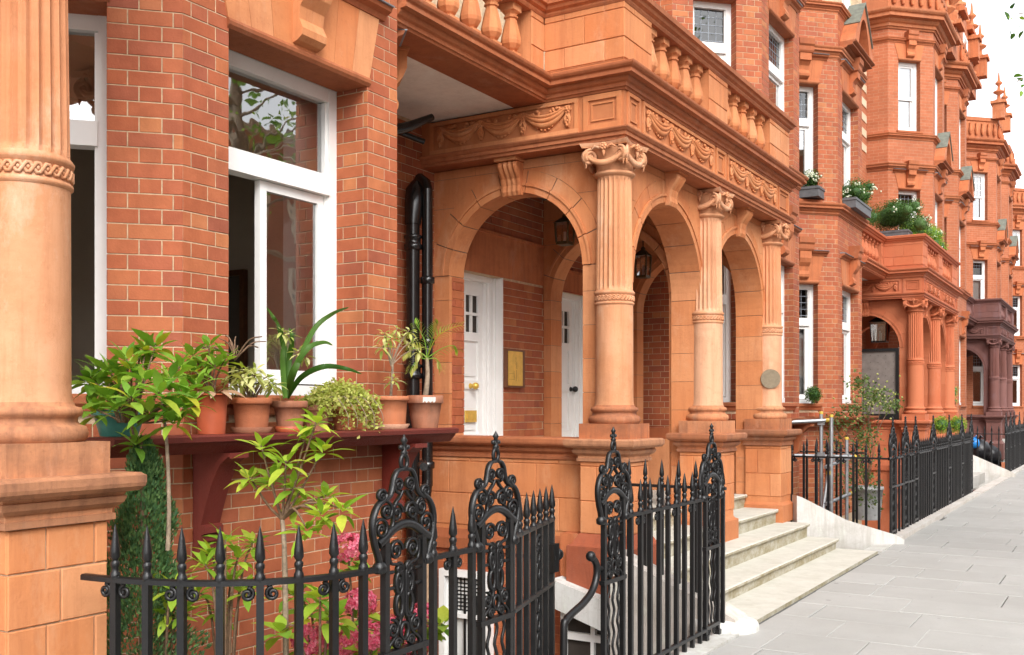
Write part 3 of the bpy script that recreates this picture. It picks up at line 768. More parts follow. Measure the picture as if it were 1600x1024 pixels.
def bay(h, y0, detail, winspec, near=False, tm='terra_red', sx=1.0, top=True, reveal=True):
    y1 = y0 + BAYW
    FL, FF, FR = Frame((XC, y0 - .9), (.9, .9)), Frame((XB, y0), (0, 1)), Frame((XB, y1), (-.9, .9))
    FA, FB = Frame((XW, y0 - .9), (1, 0)), Frame((XC, y1 + .9), (-1, 0))
    faces = [(FL, CANT, CANT_H), (FF, BAYW, FRONT_H), (FR, CANT, (CANT - CANT_H[1], CANT - CANT_H[0])), (FA, XC - XW, None), (FB, XC - XW, None)]
    backing = MB()
    ps = Pieces(h, 'brick', M['brick'])
    zt = 11.0
    for i, (F, L, hl) in enumerate(faces):
        holes = [] if hl is None else [(hl[0], hl[1], a, b) for a, b in FLOORS]
        wall_mb(backing, F, 0, L, -2.4, zt, holes, -.25, 0)
        if hl is not None:
            for fi, (a, b) in enumerate(FLOORS):
                spec = winspec.get((i, fi), ('leaded' if fi < 2 else 'sash', None, None))
                dg = (-.255 if i == 1 else -.20) if near else (-.13 if i == 1 else -.15)
                w = window(h, F, hl[0], hl[1], a, b, dg, *spec)
                lh = .46 if fi == 0 else .40
                nb = (7 if i == 1 else 4) if detail > fi else 1
                lintel(h, F, hl[0], hl[1], b, lh, tm, nb, hood=(fi < 2), bracket=True)
                q = MB(); s0, s1 = F.p(hl[0] - .05, 0, 0), F.p(hl[1] + .05, 0, 0)
                q.sweep([s0[:2], s1[:2]], [(-.25, a), (-.25, a - .11), (.02, a - .11), (.03, a - .07), (.055, a - .05), (.055, a - .015), (.04, a)])
                q.build('sill', M['terra_red'], h)
                # brick reveals
                if detail > fi and i < 2:
                    G = Frame(F.p(hl[1], dg, 0)[:2], (F.n.x, F.n.y))     # looks back along the wall
                    lay_bricks(ps, G, 0.0, abs(dg) + .0035, a, b)
        if detail and i in (0, 1, 3):
            zmax = 8.4 if detail > 1 else 5.0
            hb = []
            if hl is not None:
                hb = [(hl[0], hl[1], a - .11, b + .055) for a, b in FLOORS] + [(hl[0] - .008, hl[1] + .008, b + .05, b + (.46 if k == 0 else .40)) for k, (a, b) in enumerate(FLOORS)]
            zlo = -0.2
            for k, (a, b) in enumerate([(zlo, 4.87), (5.05, 7.5), (7.68, zmax)]):
                if b > a: lay_bricks(ps, F, -.0012 if i < 3 else 0.0, L + .0012, a, b, hb)
    if detail: backing.build('bay_wall', M['mortar'], h)
    else: backing.build('bay_wall', M['brickwork'], h, uv=True)
    ps.flush()
    path = [(XW, y0 - .9), (XC, y0 - .9), (XB, y0), (XB, y1), (XC, y1 + .9), (XW, y1 + .9)]
    for (a, b, o, nm) in [(4.87, 5.05, .13, 'string_course'), (7.5, 7.68, .10, 'string_course'), (8.28, 8.42, .09, 'string_course'), (10.66, 10.78, .08, 'string_course'), (11.0, 11.42, .34, 'cornice')]:
        q = MB(); q.sweep(path, cornice_profile(a, b, o)); q.build(nm, M['terra_red'], h)
    q = MB(); q.sweep(path, [(-.3, 12.25), (-.3, 11.42), (.03, 11.42), (.03, 12.1), (.07, 12.12), (.07, 12.25)]); q.build('parapet', M['terra_red'], h)
    q = MB()
    for F, L, _ in faces[:3]:
        for k in range(5):
            c = L * (k + .5) / 5
            q.lathe([(.035, 0), (.06, .1), (.06, .2), (.03, .32), (.04, .42)], F.p(c, .08, 11.6), 8)
    q.build('parapet_ornament', M['terra_red'], h)
    pediment(h, FF, BAYW / 2, 7.68, m='terra_red')
    q = MB(); q.add([(XW, y0 - .9, 11.5), (XC, y0 - .9, 11.5), (XB, y0, 11.5), (XB, y1, 11.5), (XC, y1 + .9, 11.5), (XW, y1 + .9, 11.5)], [(0, 1, 2, 3, 4, 5)])
    q.build('flat_roof', M['lead'], h)
    return FL, FF, FR

def main_wall(h, ya, yb, bay_y0, holes=(), detail=(), stripes=None, top=11.4):
    F = Frame((XW, ya), (0, 1))
    b0, b1 = bay_y0 - .9 - ya, bay_y0 + BAYW + .9 - ya
    hs = [(a - ya, b - ya, c, d) for a, b, c, d in holes] + [(b0, b1, -2.4, 11.0)]
    q = MB(); wall_mb(q, F, 0, yb - ya, -2.4, top, hs, -.3, -.001)
    if detail: q.build('main_wall', M['mortar'], h)
    else: q.build('main_wall', M['brickwork'], h, uv=True)
    if detail:
        ps = Pieces(h, 'wall_brick', M['brick'], cap=300)
        for (s0, s1, z0, z1) in detail:
            lay_bricks(ps, F, s0 - ya, s1 - ya, z0, z1, [(a - .01, b + .01, c, d) for a, b, c, d in hs[:-1]] + [(b0, b1, -3, 20)])
        ps.flush()
    if stripes:
        for k in range(8):
            z = 7.95 + k * .37
            q = MB(); q.fbox(F, stripes[0] - ya, stripes[1] - ya, 0, .014, z, z + .18); q.build('stone_band', M['cream'], h)
    return F

def finial(q, c, s=1.0):
    q.lathe([(.16 * s, 0), (.16 * s, .06 * s), (.07 * s, .1 * s), (.06 * s, .25 * s), (.2 * s, .34 * s), (.21 * s, .38 * s), (.06 * s, .46 * s), (.045 * s, .6 * s), (.13 * s, .68 * s), (.13 * s, .72 * s), (.05 * s, .80 * s), (.02 * s, 1.1 * s), (.001, 1.15 * s)], c, 8)

def gable(h, y0, w=5.2, z=11.43, m='terra_red'):
    """shaped gable above a bay front, with stepped shoulders and finials"""
    F = Frame((-4.18, y0 + BAYW / 2 - w * .42), (0, 1))
    poly = [(0, z), (w, z), (w, z + .35), (w * .88, z + .45), (w * .85, z + .95), (w * .74, z + 1.05), (w * .70, z + 1.55), (w * .60, z + 1.65), (w * .5, z + 1.85),
            (w * .40, z + 1.65), (w * .30, z + 1.55), (w * .26, z + 1.05), (w * .15, z + .95), (w * .12, z + .45), (0, z + .35)]
    q = MB(); q.prism(F, poly, -.45, 0); q.build('gable_wall', M['brickwork'], h, uv=True)
    q = MB()
    for a, b, zz in ((-.08, w * .12 + .05, z + .35), (w * .11, w * .26 + .05, z + .95), (w * .25, w * .42, z + 1.55), (w * .58, w * .75, z + 1.55), (w * .74 - .05, w * .89, z + .95), (w * .88 - .05, w + .08, z + .35)):
        q.fbox(F, a, b, -.55, .16, zz, zz + .12)
    q.build('gable_coping', M[m], h)
    for s, zz, sc in ((.1, z + .47, 1.15), (w * .2, z + 1.07, 1.1), (w * .5, z + 1.82, 1.2), (w * .8, z + 1.07, 1.1), (w - .1, z + .47, 1.15)):
        q = MB(); p = F.p(s, -.15, zz); q.box(p[0] - .16, p[1] - .16, zz - .1, p[0] + .16, p[1] + .16, zz + .32); finial(q, (p[0], p[1], zz + .32), sc)
        q.build('gable_finial', M[m], h)
    window(h, F, w * .42, w * .58, z + .3, z + 1.2, .03, 'sash', None, 'dark')
def corner_finials(h, y0, m='terra_red'):
    for yy in (y0 - .1, y0 + BAYW + .1):
        q = MB(); q.box(XB - .1, yy - .2, 12.2, XB + .3, yy + .2, 12.75); q.box(XB - .16, yy - .26, 12.75, XB + .36, yy + .26, 12.85); finial(q, (XB + .1, yy, 12.85), .95); q.build('corner_finial', M[m], h)

GH = 'terraced brick houses of the row'
def house(y0, label):
    return thing('terraced_house', label, 'house', (XB, y0, 0), GH)

# the nearest house: open casement bay, first front door
hN = house(3.66, 'nearest red brick house with open white casement windows behind the potted plants')
bay(hN, 3.66, 1, {(0, 0): ('open', None, 'none'), (1, 0): ('casement_open', None, 'none'), (2, 0): ('leaded', None, 'none')}, near=True, tm='terra')
main_wall(hN, 0.0, 9.95, 3.66, holes=[(8.30, 9.10, .6, 3.0)], detail=[(6.3, 8.11, .2, 4.25), (8.11, 9.95, .2, 3.0), (8.11, 9.95, 3.44, 4.25)])
hA = house(13.4, 'red brick house directly beyond the pale orange porch, its bay rising past the balustrade')
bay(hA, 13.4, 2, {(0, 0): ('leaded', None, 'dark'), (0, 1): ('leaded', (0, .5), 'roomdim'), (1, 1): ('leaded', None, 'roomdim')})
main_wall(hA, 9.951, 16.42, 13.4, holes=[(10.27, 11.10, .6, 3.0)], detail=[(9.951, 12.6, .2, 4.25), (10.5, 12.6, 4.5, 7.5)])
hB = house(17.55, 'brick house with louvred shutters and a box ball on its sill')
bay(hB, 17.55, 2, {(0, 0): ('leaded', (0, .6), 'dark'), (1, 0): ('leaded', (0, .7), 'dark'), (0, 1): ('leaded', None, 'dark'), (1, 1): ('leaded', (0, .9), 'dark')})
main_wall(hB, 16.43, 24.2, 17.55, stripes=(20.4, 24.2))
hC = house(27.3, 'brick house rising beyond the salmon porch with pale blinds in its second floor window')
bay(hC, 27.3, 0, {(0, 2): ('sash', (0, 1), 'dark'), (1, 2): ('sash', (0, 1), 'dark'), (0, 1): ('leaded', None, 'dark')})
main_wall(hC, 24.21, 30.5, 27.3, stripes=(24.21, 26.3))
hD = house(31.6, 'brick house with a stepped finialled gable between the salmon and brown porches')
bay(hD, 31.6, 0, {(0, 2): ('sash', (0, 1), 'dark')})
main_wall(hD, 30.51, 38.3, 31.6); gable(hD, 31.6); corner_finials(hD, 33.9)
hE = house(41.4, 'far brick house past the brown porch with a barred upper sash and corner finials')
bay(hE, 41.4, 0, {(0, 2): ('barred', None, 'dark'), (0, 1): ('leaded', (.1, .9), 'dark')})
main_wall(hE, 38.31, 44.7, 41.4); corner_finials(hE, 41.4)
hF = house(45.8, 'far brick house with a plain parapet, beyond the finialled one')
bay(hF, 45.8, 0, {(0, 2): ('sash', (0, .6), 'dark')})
main_wall(hF, 44.71, 53.5, 45.8)
hG = house(55.5, 'last brick bay glimpsed at the far right edge of the terrace')
bay(hG, 55.5, 0, {})
main_wall(hG, 53.51, 70, 55.5)
# roofs behind the parapets
for h, a, b in ((hN, 0, 9.95), (hA, 9.951, 16.42), (hB, 16.43, 24.2), (hC, 24.21, 30.5), (hD, 30.51, 38.3), (hE, 38.31, 44.7), (hF, 44.71, 53.5), (hG, 53.51, 70)):
    q = MB(); q.prism(Frame((-14, a), (1, 0)), [(0, 11.2), (8.4, 11.2), (6.2, 13.2), (0, 13.2)], -(b - a), 0); q.build('roof', M['lead'], h)
    q = MB(); q.add([(XW - 1.6, a, 0), (XW - 1.6, b, 0), (XW - 1.6, b, 11), (XW - 1.6, a, 11)], [(0, 1, 2, 3)]); q.build('inner_wall', M['dark'], h)
# chimney stacks with pots on the far party walls
for h, yy in ((hC, 30.2), (hE, 44.4)):
    q = MB(); q.box(-6.6, yy - .5, 11.2, -5.6, yy + .3, 14.1); q.box(-6.68, yy - .58, 14.1, -5.52, yy + .38, 14.25); q.build('chimney', M['brickwork'], h, uv=True)

# front doors
def front_door(h, ya, yb, knob_y, brass):
    F = Frame((XW, ya), (0, 1)); L = yb - ya
    z0, z1 = .62, 3.0
    q = MB(); fr = .09
    q.fbox(F, L - fr, L, -.22, -.10, z0, z1); q.fbox(F, 0, .02, -.22, -.10, z0, z1); q.fbox(F, .02, L - fr, -.22, -.10, z1 - .06, z1)
    q.fbox(F, L - fr - .035, L - fr, -.22, -.13, z0, z1 - .06)
    q.fbox(F, L - .035, L, -.10, -.075, z0, z1)
    d = q.build('door', M['white'], h, label='white panelled front door with small square panes' )
    a, b = .02, L - fr - .035
    leaf = MB()
    st = .08
    pz0, pz1 = 2.42, 2.80
    cols = 4
    leaf.fbox(F, a, a + st, -.215, -.17, z0, z1 - .06); leaf.fbox(F, b - st, b, -.215, -.17, z0, z1 - .06)
    for c, e in ((z0, z0 + .2), (1.05, 1.13), (1.30, 1.38), (1.84, 1.93), (2.33, pz0), (pz1, z1 - .06)): leaf.fbox(F, a + st, b - st, -.215, -.1705, c, e)
    leaf.fbox(F, a + st, b - st, -.21, -.192, z0 + .1, pz0)
    for c, e in ((z0 + .2, 1.05), (1.38, 1.84), (1.93, 2.33)):
        m = .04; leaf.fbox(F, a + st + m, b - st - m, -.2, -.18, c + m, e - m)
    leaf.build('leaf', M['white'], d)
    bars = MB(); x0, x1 = a + st, b - st
    for i in range(1, cols): x = x0 + (x1 - x0) * i / cols; bars.fbox(F, x - .014, x + .014, -.21, -.172, pz0, pz1)
    bars.fbox(F, x0, x1, -.21, -.1715, (pz0 + pz1) / 2 - .014, (pz0 + pz1) / 2 + .014); bars.build('glazing_bar', M['white'], d)
    g = MB(); g.fbox(F, x0, x1, -.2, -.196, pz0, pz1); g.build('pane', M['dark'], d)
    g = MB(); ks = knob_y - ya
    p = F.p(ks, 0, 1.86); 
    pts = [(XW - .17, knob_y, 1.87), (XW - .13, knob_y, 1.87)]
    g.tube(pts, [.03, .014], 10); g.ball((XW - .105, knob_y, 1.87), .036, 10, 8); g.build('knob', M['brass'] if brass else M['iron'], d)
    if brass:
        g = MB(); g.fbox(F, ks - .1, ks + .1, -.172, -.155, 1.50, 1.62); g.fbox(F, ks - .075, ks + .075, -.155, -.15, 1.53, 1.59); g.build('letterbox', M['brass'], d)
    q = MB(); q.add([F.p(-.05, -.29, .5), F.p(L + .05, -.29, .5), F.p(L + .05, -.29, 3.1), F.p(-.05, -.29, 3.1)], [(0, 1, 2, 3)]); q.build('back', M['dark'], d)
    return d
front_door(hN, 8.30, 9.10, 8.74, True)
front_door(hA, 10.27, 11.10, 10.93, False)
F = Frame((XW, 0), (0, 1))
q = MB(); q.fbox(F, 8.12, 9.948, -.05, .012, 3.004, 3.42); q.fbox(F, 8.12, 9.948, -.05, .03, 3.42, 3.45); q.build('door_head', M['terra_red'], hN)
q = MB(); q.fbox(F, 10.11, 11.2, -.05, .012, 3.004, 3.22); q.fbox(F, 10.11, 11.2, -.05, .03, 3.22, 3.25); q.build('door_head', M['terra_red'], hA)
q = MB(); q.fbox(F, 11.103, 11.26, -.22, .014, .6, 3.0); q.build('door_jamb', M['terra_red'], hA)
# small inner window and sill at the back of the porch
q = MB(); q.fbox(F, 11.6, 12.1, -.2, .03, 2.0, 2.09); q.fbox(F, 11.6, 12.1, .0, .06, 2.09, 2.13); q.build('sill', M['terra_red'], hA)
q = MB(); q.fbox(F, 11.66, 12.04, -.02, .010, 2.13, 3.1); q.build('blind_panel', M['wood'], hA)
# shutters behind the bay window of the shuttered house
FLb = Frame((XC, 17.55 - .9), (.9, .9))
q = MB()
for k in range(22): z = 1.86 + k * .06; q.fbox(FLb, CANT_H[0] + .12, CANT_H[1] - .12, -.335, -.30, z, z + .04)
q.build('louvred_shutter', M['white'], hB)
# the room behind the nearest bay, open to its windows, with a framed picture on the far side wall
q = MB(); x0, x1, ya_, yb_, za, zb = -7.15, -5.12, 2.55, 6.52, .95, 4.1
q.add([(x0, ya_, za), (x0, yb_, za), (x0, yb_, zb), (x0, ya_, zb), (x1, ya_, za), (x1, yb_, za), (x1, yb_, zb), (x1, ya_, zb)], [(0, 1, 2, 3), (0, 4, 7, 3), (1, 5, 6, 2), (0, 1, 5, 4), (3, 2, 6, 7)])
for z in (1.0, 4.05): q.add([(-5.12, 2.9, z), (-4.46, 3.70, z), (-4.46, 5.43, z), (-5.12, 6.2, z)], [(0, 1, 2, 3)])
q.build('room_interior', M['room'], hN)
q = MB(); F2 = Frame((-7.1, 6.50), (1, 0))
for s0, s1, z0, z1 in ((0, .05, 1.75, 2.86), (.42, .47, 1.75, 2.86), (.05, .42, 1.75, 1.80), (.05, .42, 2.81, 2.86)): q.fbox(F2, s0, s1, .0, .05, z0, z1)
q.build('picture_frame', M['wood'], hN)
q = MB(); q.fbox(F2, .05, .42, .0, .02, 1.80, 2.81); q.build('picture', M['roomdim'], hN)
q = MB(); cp = [(-4.62, 5.30 - .0), (-4.66, 5.22), (-4.62, 5.14), (-4.68, 5.06), (-4.63, 4.98), (-4.70, 4.92)]
q.add([(x, y, z) for z in (1.0, 3.68) for x, y in cp], [(i, i + 1, i + 7, i + 6) for i in range(5)], True); q.build('curtain', M['blind'], hN)
q = MB(); q.fbox(Frame((XW, 0), (0, 1)), 9.086, 9.0995, -.10, .004, .62, 3.0); q.build('door_reveal', M['white'], hN)
# ------------------------------------------------------------------ porches
def fluted_shaft(q, c, r0, r1, z0, z1, nf=22, per=6):
    N = nf * per; rows = []
    zs = [z0, z0 + .012, z0 + .03, z0 + .05] + [z0 + .05 + (z1 - z0 - .1) * i / 5 for i in range(1, 5)] + [z1 - .05, z1 - .03, z1 - .012, z1]
    vs = []; fs = []
    for z in zs:
        f = (z - z0) / (z1 - z0); r = r0 + (r1 - r0) * f
        e = min(z - z0, z1 - z); k = min(1.0, max(0.0, (e - .008) / .03)) ** .5
        for j in range(N):
            a = 2 * PI * j / N; w = (j % per) / per
            dpt = max(0.0, math.sin(PI * min(1, max(0, (w - .1) / .8)))) ** .6 if .1 < w < .9 else 0
            rr = r * (1 - .11 * dpt * k)
            vs.append((c[0] + rr * math.cos(a), c[1] + rr * math.sin(a), z))
    for i in range(len(zs) - 1):
        for j in range(N):
            p = (j + 1) % N; fs.append((i * N + j, i * N + p, (i + 1) * N + p, (i + 1) * N + j))
    q.add(vs, fs, False)

def spiral_pts(c, ax, ay, r0, r1, turns, a0, n=26, sgn=1):
    """flat spiral about c in the plane of unit vectors ax, ay, from radius r0 to r1"""
    out = []
    for i in range(n + 1):
        f = i / n; r = r0 + (r1 - r0) * f; a = a0 + sgn * 2 * PI * turns * f
        out.append(Vector(c) + ax * (r * math.cos(a)) + ay * (r * math.sin(a)))
    return out

def capital_mb(c, z0, z1, r):
    q = MB(); h = z1 - z0; Z = Vector((0, 0, 1))
    q.lathe([(r, 0), (r * 1.02, h * .2), (r * 1.1, h * .5), (r * 1.28, h * .72), (r * 1.3, h * .8)], (c[0], c[1], z0), 28)
    # abacus with hollow sides
    R = r * 2.05; n = 8; pts = []
    for s in range(4):
        a = PI / 4 + s * PI / 2; b = a + PI / 2
        pa = Vector((math.cos(a), math.sin(a))) * R; pb = Vector((math.cos(b), math.sin(b))) * R
        m = (pa + pb) / 2
        nd = (pb - pa).normalized()
        pts.append(pa + nd * .028 * 0)
        for i in range(1, n):
            f = i / n; p = pa.lerp(pb, f); dip = math.sin(PI * f) * r * .30
            pts.append(p - m.normalized() * dip)
    for (sa, sb, za, zb) in ((.93, .95, .84, .90), (.96, 1.0, .90, 1.0)):
        A = [(c[0] + p.x * sa, c[1] + p.y * sa, z0 + h * za) for p in pts]; B = [(c[0] + p.x * sb, c[1] + p.y * sb, z0 + h * zb) for p in pts]
        L = len(pts)
        q.add(A + B, [tuple(range(L - 1, -1, -1)), tuple(range(L, 2 * L))] + [(i, (i + 1) % L, L + (i + 1) % L, L + i) for i in range(L)])
    for s in range(4):
        a = PI / 4 + s * PI / 2
        dr = Vector((math.cos(a), math.sin(a), 0)); sd = Vector((-math.sin(a), math.cos(a), 0))
        vc = Vector((c[0], c[1], z0 + h * .50)) + dr * (R * .72)
        vr = h * .30
        # bolster between the two scroll faces
        for side in (-1, 1):
            cc = vc + sd * side * r * .20 - dr * .0
            dd = (dr * .92 - sd * side * .38).normalized()
            q.tube(spiral_pts(cc, dd, Z, vr * .92, vr * .15, 2.1, PI * .55, 40, -1), [vr * .20] * 28 + [vr * .16] * 13, 6)
            q.ball(cc, vr * .22, 6, 4)
        pr = []
        for k in range(10):
            aa = 2 * PI * k / 10; pr.append((math.cos(aa) * vr * .82, math.sin(aa) * vr * .82))
        w = r * .2
        A = [vc + dr * x + Z * z - sd * w for x, z in pr]; B = [vc + dr * x + Z * z + sd * w for x, z in pr]
        q.add(A + B, [tuple(range(9, -1, -1)), tuple(range(10, 20))] + [(i, (i + 1) % 10, 10 + (i + 1) % 10, 10 + i) for i in range(10)], True)
        # festoon, rosette and drops on each side
        b = a + PI / 4; fr = Vector((math.cos(b), math.sin(b), 0)); fs_ = Vector((-math.sin(b), math.cos(b), 0))
        o = Vector((c[0], c[1], z0 + h * .56))
        sw = [o + fr * (r * (1.32 - .10 * abs(x) / 1.0)) + fs_ * (x * r * 1.12) - Z * (h * .36 * (1 - x * x)) for x in [i / 6 - 1 for i in range(13)]]
        q.tube(sw, [h * (.05 + .06 * (1 - (i / 6 - 1) ** 2)) for i in range(13)], 6)
        q.tube([p + Z * h * .10 + fr * .004 for p in sw[2:-2]], h * .035, 5)
        for k in range(7):
            aa = 2 * PI * k / 7
            q.ball(o + fr * r * 1.42 + fs_ * math.cos(aa) * h * .09 + Z * (h * .24 + math.sin(aa) * h * .09), h * .065, 6, 4)
        q.ball(o + fr * r * 1.46 + Z * h * .24, h * .06, 6, 4)
        q.tube([o + fr * r * 1.34 + Z * h * .2, o + fr * r * 1.38 + Z * h * .02, o + fr * r * 1.36 - Z * h * .1], [h * .05, h * .07, h * .02], 6)
        for sg in (-1, 1):
            q.tube([o + fr * r * 1.35 + fs_ * sg * r * .25 + Z * h * .2, o + fr * r * 1.4 + fs_ * sg * r * .5 + Z * h * .26, o + fr * r * 1.35 + fs_ * sg * r * .75 + Z * h * .16], [h * .05, h * .06, h * .02], 6)
            e = o + dr * 0 + fr * r * 1.25 + fs_ * sg * r * 1.12
            q.tube([e, e - Z * h * .22, e - Z * h * .45], [h * .05, h * .065, h * .015], 6)
    return q

def column(par, c, zb, m, shaft_r=.160, cap=True, plinth=True):
    """zb = top of the pedestal; the shaft is plain below the carved band and fluted above it"""
    q = MB(); q.lathe([(shaft_r * 1.06, zb + .27), (shaft_r * 1.01, zb + .30), (shaft_r, zb + .36), (shaft_r * .985, zb + 1.115)], (c[0], c[1], 0), 40, cap=False)
    s = q.build('column', M[m], par)
    q = MB(); r = shaft_r
    P = .222; q.box(c[0] - P, c[1] - P, zb, c[0] + P, c[1] + P, zb + .125)
    q.lathe([(r * 1.28, zb + .125), (r * 1.36, zb + .14), (r * 1.38, zb + .16), (r * 1.33, zb + .185), (r * 1.2, zb + .192), (r * 1.14, zb + .205), (r * 1.15, zb + .222), (r * 1.24, zb + .23), (r * 1.26, zb + .245), (r * 1.22, zb + .26), (r * 1.09, zb + .265), (r * 1.06, zb + .28)], (c[0], c[1], 0), 40)
    q.build('column_base', M['terra_old' if m == 'terra_pale' else m], s)
    q = MB(); z = zb + 1.115
    q.lathe([(r * .98, z), (r * 1.05, z + .01), (r * 1.05, z + .022), (r * 1.0, z + .028), (r * 1.0, z + .088), (r * 1.06, z + .094), (r * 1.08, z + .108), (r * 1.0, z + .125)], (c[0], c[1], 0), 40)
    nw = 15
    for ph in (0, PI):
        pts = [(c[0] + r * (1.012 + .012 * math.cos(k * PI / 3 + ph)) * math.cos(2 * PI * k / (nw * 6)), c[1] + r * (1.012 + .012 * math.cos(k * PI / 3 + ph)) * math.sin(2 * PI * k / (nw * 6)), z + .058 + .021 * math.sin(k * PI / 3 + ph)) for k in range(nw * 6 + 1)]
        q.tube(pts, .008, 5, cap=False)
    for k in range(nw * 2):
        w = 2 * PI * (k + .5) / (nw * 2); q.ball((c[0] + r * 1.005 * math.cos(w), c[1] + r * 1.005 * math.sin(w), z + .058), .009, 5, 4)
    q.build('neck_band', M[m], s)
    q = MB(); fluted_shaft(q, c, r * .975, r * .90, z + .125, zb + 2.185); q.build('fluted_shaft', M[m], s)
    if cap:
        q = MB(); z = zb + 2.185
        q.lathe([(r * .9, z), (r * .98, z + .008), (r * 1.08, z + .02), (r * 1.10, z + .032), (r * 1.02, z + .045), (r * .93, z + .05)], (c[0], c[1], 0), 36)
        q.build('astragal', M[m], s)
        capital_mb(c, z + .05, zb + 2.465, r * .95).build('capital', M[m], s)
    return s

PED_CAP = [(-.1, 1.39), (-.1, 1.20), (0.006, 1.20), (.022, 1.203), (.022, 1.228), (.012, 1.231), (.014, 1.25), (.03, 1.258), (.045, 1.272), (.052, 1.29), (.052, 1.298), (.042, 1.300), (.046, 1.312), (.086, 1.318), (.102, 1.335), (.106, 1.35), (.106, 1.378), (.098, 1.383), (.09, 1.39)]
def sq_path(c, a): return [(c[0] - a, c[1] - a), (c[0] + a, c[1] - a), (c[0] + a, c[1] + a), (c[0] - a, c[1] + a)]
def pedestal(par, c, zfoot, ps, m, a=.215, foot=.30, foot_h=.5, mold=True, mfoot=None):
    q = MB(); q.box(c[0] - a + .006, c[1] - a + .006, zfoot, c[0] + a - .006, c[1] + a - .006, 1.3); o = q.build('pedestal', M[m], par)
    for F in (Frame((c[0] - a, c[1] - a), (1, 0)), Frame((c[0] + a, c[1] - a), (0, 1))):
        lay_bricks(ps, F, 0.003, 2 * a - .003, zfoot + foot_h, 1.2, (), -.006, block=(.30, .29))
    q = MB(); q.sweep(sq_path(c, a), PED_CAP, closed=True); q.box(c[0] - a + .01, c[1] - a + .01, 1.25, c[0] + a - .01, c[1] + a - .01, 1.388); q.build('pedestal_cap', M['terra_old' if m == 'terra' else m], o)
    q = MB(); q.sweep(sq_path(c, foot), [(-.15, zfoot), (0, zfoot), (0, zfoot + foot_h - .1), (-.03, zfoot + foot_h - .085), (-.075, zfoot + foot_h - .01), (-.085, zfoot + foot_h), (-.15, zfoot + foot_h)], closed=True)
    q.box(c[0] - foot + .1, c[1] - foot + .1, zfoot, c[0] + foot - .1, c[1] + foot - .1, zfoot + foot_h); q.build('pedestal_foot', M[mfoot or m], o)
    return o

